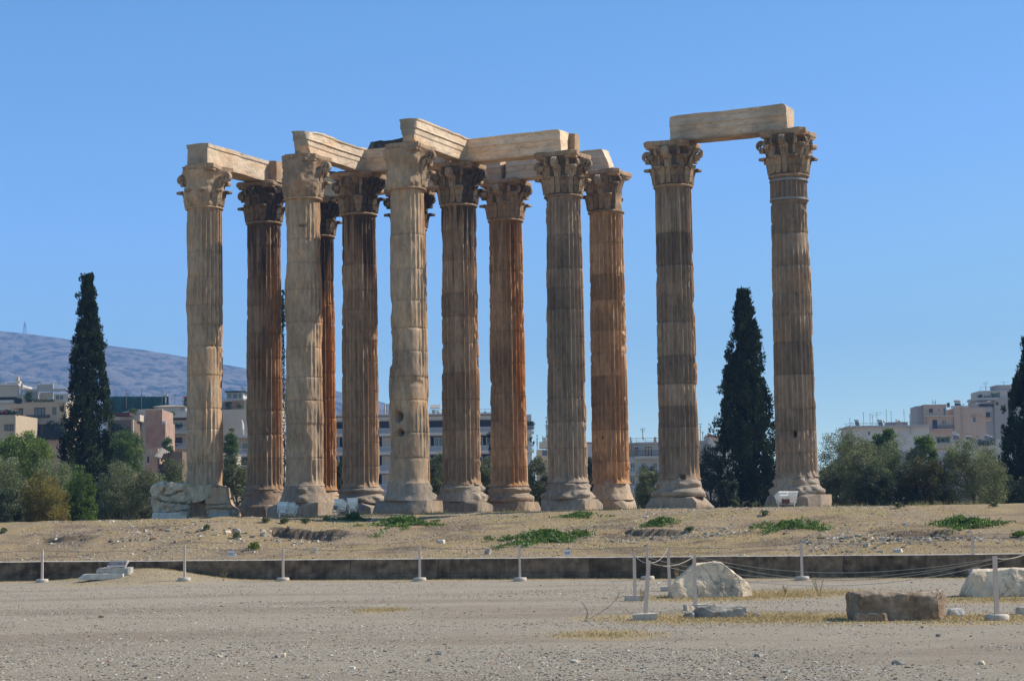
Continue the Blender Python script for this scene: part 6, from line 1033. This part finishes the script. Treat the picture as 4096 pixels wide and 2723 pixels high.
b.wall(2252, 922, 2292, .5, 9, 'greywall', name='lower_wing'); b.recess(2256, 930, 2290, 938, .5); b.win(2293, 925, 2301, 934, 0, 1, 'offwhite', 'wood'); b.balcony(2252, 937.5, 944, 948, 2282, -1.2, 'rail', 'slabgrey'); b.recess(2258, 950, 2282, 962, .5); b.balcony(2262, 962, 968, 971, 2280, -1, 'rail', 'offwhite'); b.win(2302, 902, 2308, 914, 2, 1, 'wood'); b.win(2327, 901, 2335, 912, 2, 1, 'wood', 'wood'); b.win(2322, 920, 2330, 1000, 0, 1, 'greywall', 'shade')
b.plants(2250, 2264, 906, 917, -.5, PAL_DK, 21, 500, 'terrace_plants'); b.plants(2284, 2300, 902, 917, .5, PAL_GR, 22, 600, 'terrace_plants'); b.plants(2266, 2282, 908, 917, .2, PAL_OL, 23, 400, 'terrace_plants'); b.antenna(2278, 879, 898, 3, 2, 8); b.antenna(2325, 876, 884, 5, 1, 9)
b = Bld('terrace_house', 'low white house with roof tanks and potted palms, below the beige house', 2130, 2330, 1011, 360)
b.wall(2132, 1012, 2330, 0, 9, 'bwhite'); b.box('terrace', 2140, 1022, 2205, 1034, -2.4, 2.3, 'cream'); b.heater(2197, 2212, 999, 1012, 1); b.heater(2226, 2240, 1003, 1013, 1); b.heater(2269, 2280, 1000, 1012, 1); b.heater(2279, 2291, 1003, 1013, 1.6); b.plants(2150, 2182, 997, 1020, -2.5, PAL_GR, 24, 900, 'potted_palms'); b.plants(2250, 2290, 1008, 1025, -.6, PAL_DK, 25, 900); b.box('tank_tower', 2200, 992, 2207, 1011, 1, 1, 'bwhite'); b.box('awning', 2252, 1037, 2318, 1045, -1.5, .1, 'awning'); b.recess(2250, 1046, 2318, 1058, 0, 'greywall'); b.win(2290, 1048, 2312, 1058, -.04, 3)
b = Bld('apartment_house', 'bluish white house rising behind the lone round olive at right', 2170, 2345, 1035, 330)
b.wall(2182, 1036, 2250, 0, 8, 'bluewhite'); b.wall(2225, 1062, 2322, -1.5, 3, 'beige', name='front_wall'); b.wall(2318, 1055, 2352, -2, 9, 'bluewhite', name='right_wall'); b.win(2186, 1050, 2196, 1062, 0, 2); b.heater(2238, 2256, 1054, 1066, -1); b.heater(2258, 2276, 1054, 1066, -1); b.box('drain_pipe', 2327, 1060, 2328.5, 1165, -2.15, .12, 'antenna')
# ------------------------------------------------------------------ the far mountain, its pylons, the air
MD = 3000.
rid = np.array([(-900, 742), (-300, 742), (0, 765), (60, 771), (130, 780), (200, 792), (250, 799), (320, 808), (425, 826), (500, 842), (567, 853), (650, 873), (730, 893), (785, 906), (840, 918), (890, 933), (950, 962), (1020, 990), (1100, 1030), (1180, 1090), (1300, 1180), (2000, 1210)])
rx_ = np.array([at(a, b, MD).x for a, b in rid]); rz_ = np.array([at(a, b, MD).z for a, b in rid])
mx, my = np.linspace(-1900, 700, 330), np.concatenate([np.linspace(1700, 3050, 170), np.linspace(3080, 4200, 30)]); X, Y = np.meshgrid(mx, my, indexing='ij'); s_ = (Y - 1700) / (MD - 1700)
pf = np.where(s_ < 1, np.clip(s_, 0, 1) ** .85 * (1.05 - .05 * s_), 1 - .35 * (s_ - 1)); rzz = np.interp(X, rx_, rz_); p_ = P3(X / 260, Y / 380, 0); nn = 1 - np.abs(fbm(p_, 5, 201)) * 2; Z = rzz * pf + (nn - .6) * 34 * np.clip(1 - np.abs(s_ - .5) * 1.9, 0, 1) * np.clip(rzz / 200, 0, 1) + 10 * fbm(P3(X / 60, Y / 90, 1), 4, 203) * np.clip(rzz / 150, 0, 1) * np.clip((1.0 - s_) * 3, .12, 1) + 3
mm = bpy.data.materials.new('mountain_rock'); mm.use_nodes = True; nt = mm.node_tree; N = nt.nodes; Lk = nt.links; bs = N['Principled BSDF']; bs.inputs['Roughness'].default_value = .95; bs.inputs['Specular IOR Level'].default_value = .05
tc = N.new('ShaderNodeTexCoord'); mp = N.new('ShaderNodeMapping'); mp.inputs['Scale'].default_value = (1, .45, 1.6); Lk.new(tc.outputs['Object'], mp.inputs[0]); prev = None
for sc_, lo, hi, ca, cb in ((.05, .45, .53, (.022, .028, .02), (.17, .14, .11)), (.06, .52, .60, None, (.24, .21, .185)), (.11, .54, .62, None, (.035, .042, .026))):
    nz = N.new('ShaderNodeTexNoise'); nz.inputs['Scale'].default_value = sc_; nz.inputs['Detail'].default_value = 10; nz.inputs['Roughness'].default_value = .72; Lk.new(mp.outputs[0], nz.inputs['Vector']); r_ = N.new('ShaderNodeMapRange'); r_.inputs[1].default_value = lo; r_.inputs[2].default_value = hi; r_.inputs[4].default_value = 1 if ca else .6; Lk.new(nz.outputs[0], r_.inputs[0])
    x_ = N.new('ShaderNodeMix'); x_.data_type = 'RGBA'; Lk.new(r_.outputs[0], x_.inputs[0]); x_.inputs[7].default_value = (*cb, 1)
    if prev: Lk.new(prev, x_.inputs[6])
    else: x_.inputs[6].default_value = (*ca, 1)
    prev = x_.outputs[2]
Lk.new(prev, bs.inputs['Base Color']); nx, ny = X.shape; i, j = np.meshgrid(np.arange(nx - 1), np.arange(ny - 1), indexing='ij')
tag(obj('mountain', np.stack([X, Y, Z], -1).reshape(-1, 3), np.stack([i * ny + j, (i + 1) * ny + j, (i + 1) * ny + j + 1, i * ny + j + 1], -1).reshape(-1, 4), mm, None, True, origin=(0, 0, 0)), 'long bare rocky mountain fading into blue haze at left', 'mountain', kind='structure')
def pylon(x, yt, yb, label):
    p, q = at(x, yb + 3, MD), at(x, yt, MD); H = q.z - p.z; w = H * .14; mb = MB()
    for sx, sy in ((-1, -1), (1, -1), (1, 1), (-1, 1)): mb.bar((p.x + sx * w, MD + sy * w, p.z - 4), (p.x + sx * w * .1, MD + sy * w * .1, q.z), .45)
    for k in range(6):
        z0, z1 = k / 6, (k + 1) / 6; w0, w1 = w * (1 - .9 * z0), w * (1 - .9 * z1)
        for sg in (-1, 1): mb.bar((p.x - sg * w0, MD - w0, p.z + H * z0), (p.x + sg * w1, MD - w1, p.z + H * z1), .25)
    for z in (.72, .84): mb.bar((p.x - w * 1.1, MD, p.z + H * z), (p.x + w * 1.1, MD, p.z + H * z), .4)
    tag(mb.build('power_pylon', M['antenna']), label, 'pylon', 'pylons on the ridge')
pylon(57, 741, 772, 'larger pylon at the left end of the ridge'); pylon(248, 790, 800, 'tiny pylon on the ridge right of the tall cypress')
hz = MB().box(-2600, -60, -14, 2600, 4400, 420).build('haze', None); tag(hz, None, None, kind='stuff'); hz.name = 'haze'
hm = bpy.data.materials.new('haze_air'); hm.use_nodes = True; hn = hm.node_tree; hn.nodes.remove(hn.nodes['Principled BSDF']); pv = hn.nodes.new('ShaderNodeVolumePrincipled'); pv.inputs['Color'].default_value = (.26, .51, 1, 1); pv.inputs['Density'].default_value = .00025; pv.inputs['Anisotropy'].default_value = .0
hn.links.new(pv.outputs[0], hn.nodes['Material Output'].inputs['Volume']); hz.data.materials.append(hm)
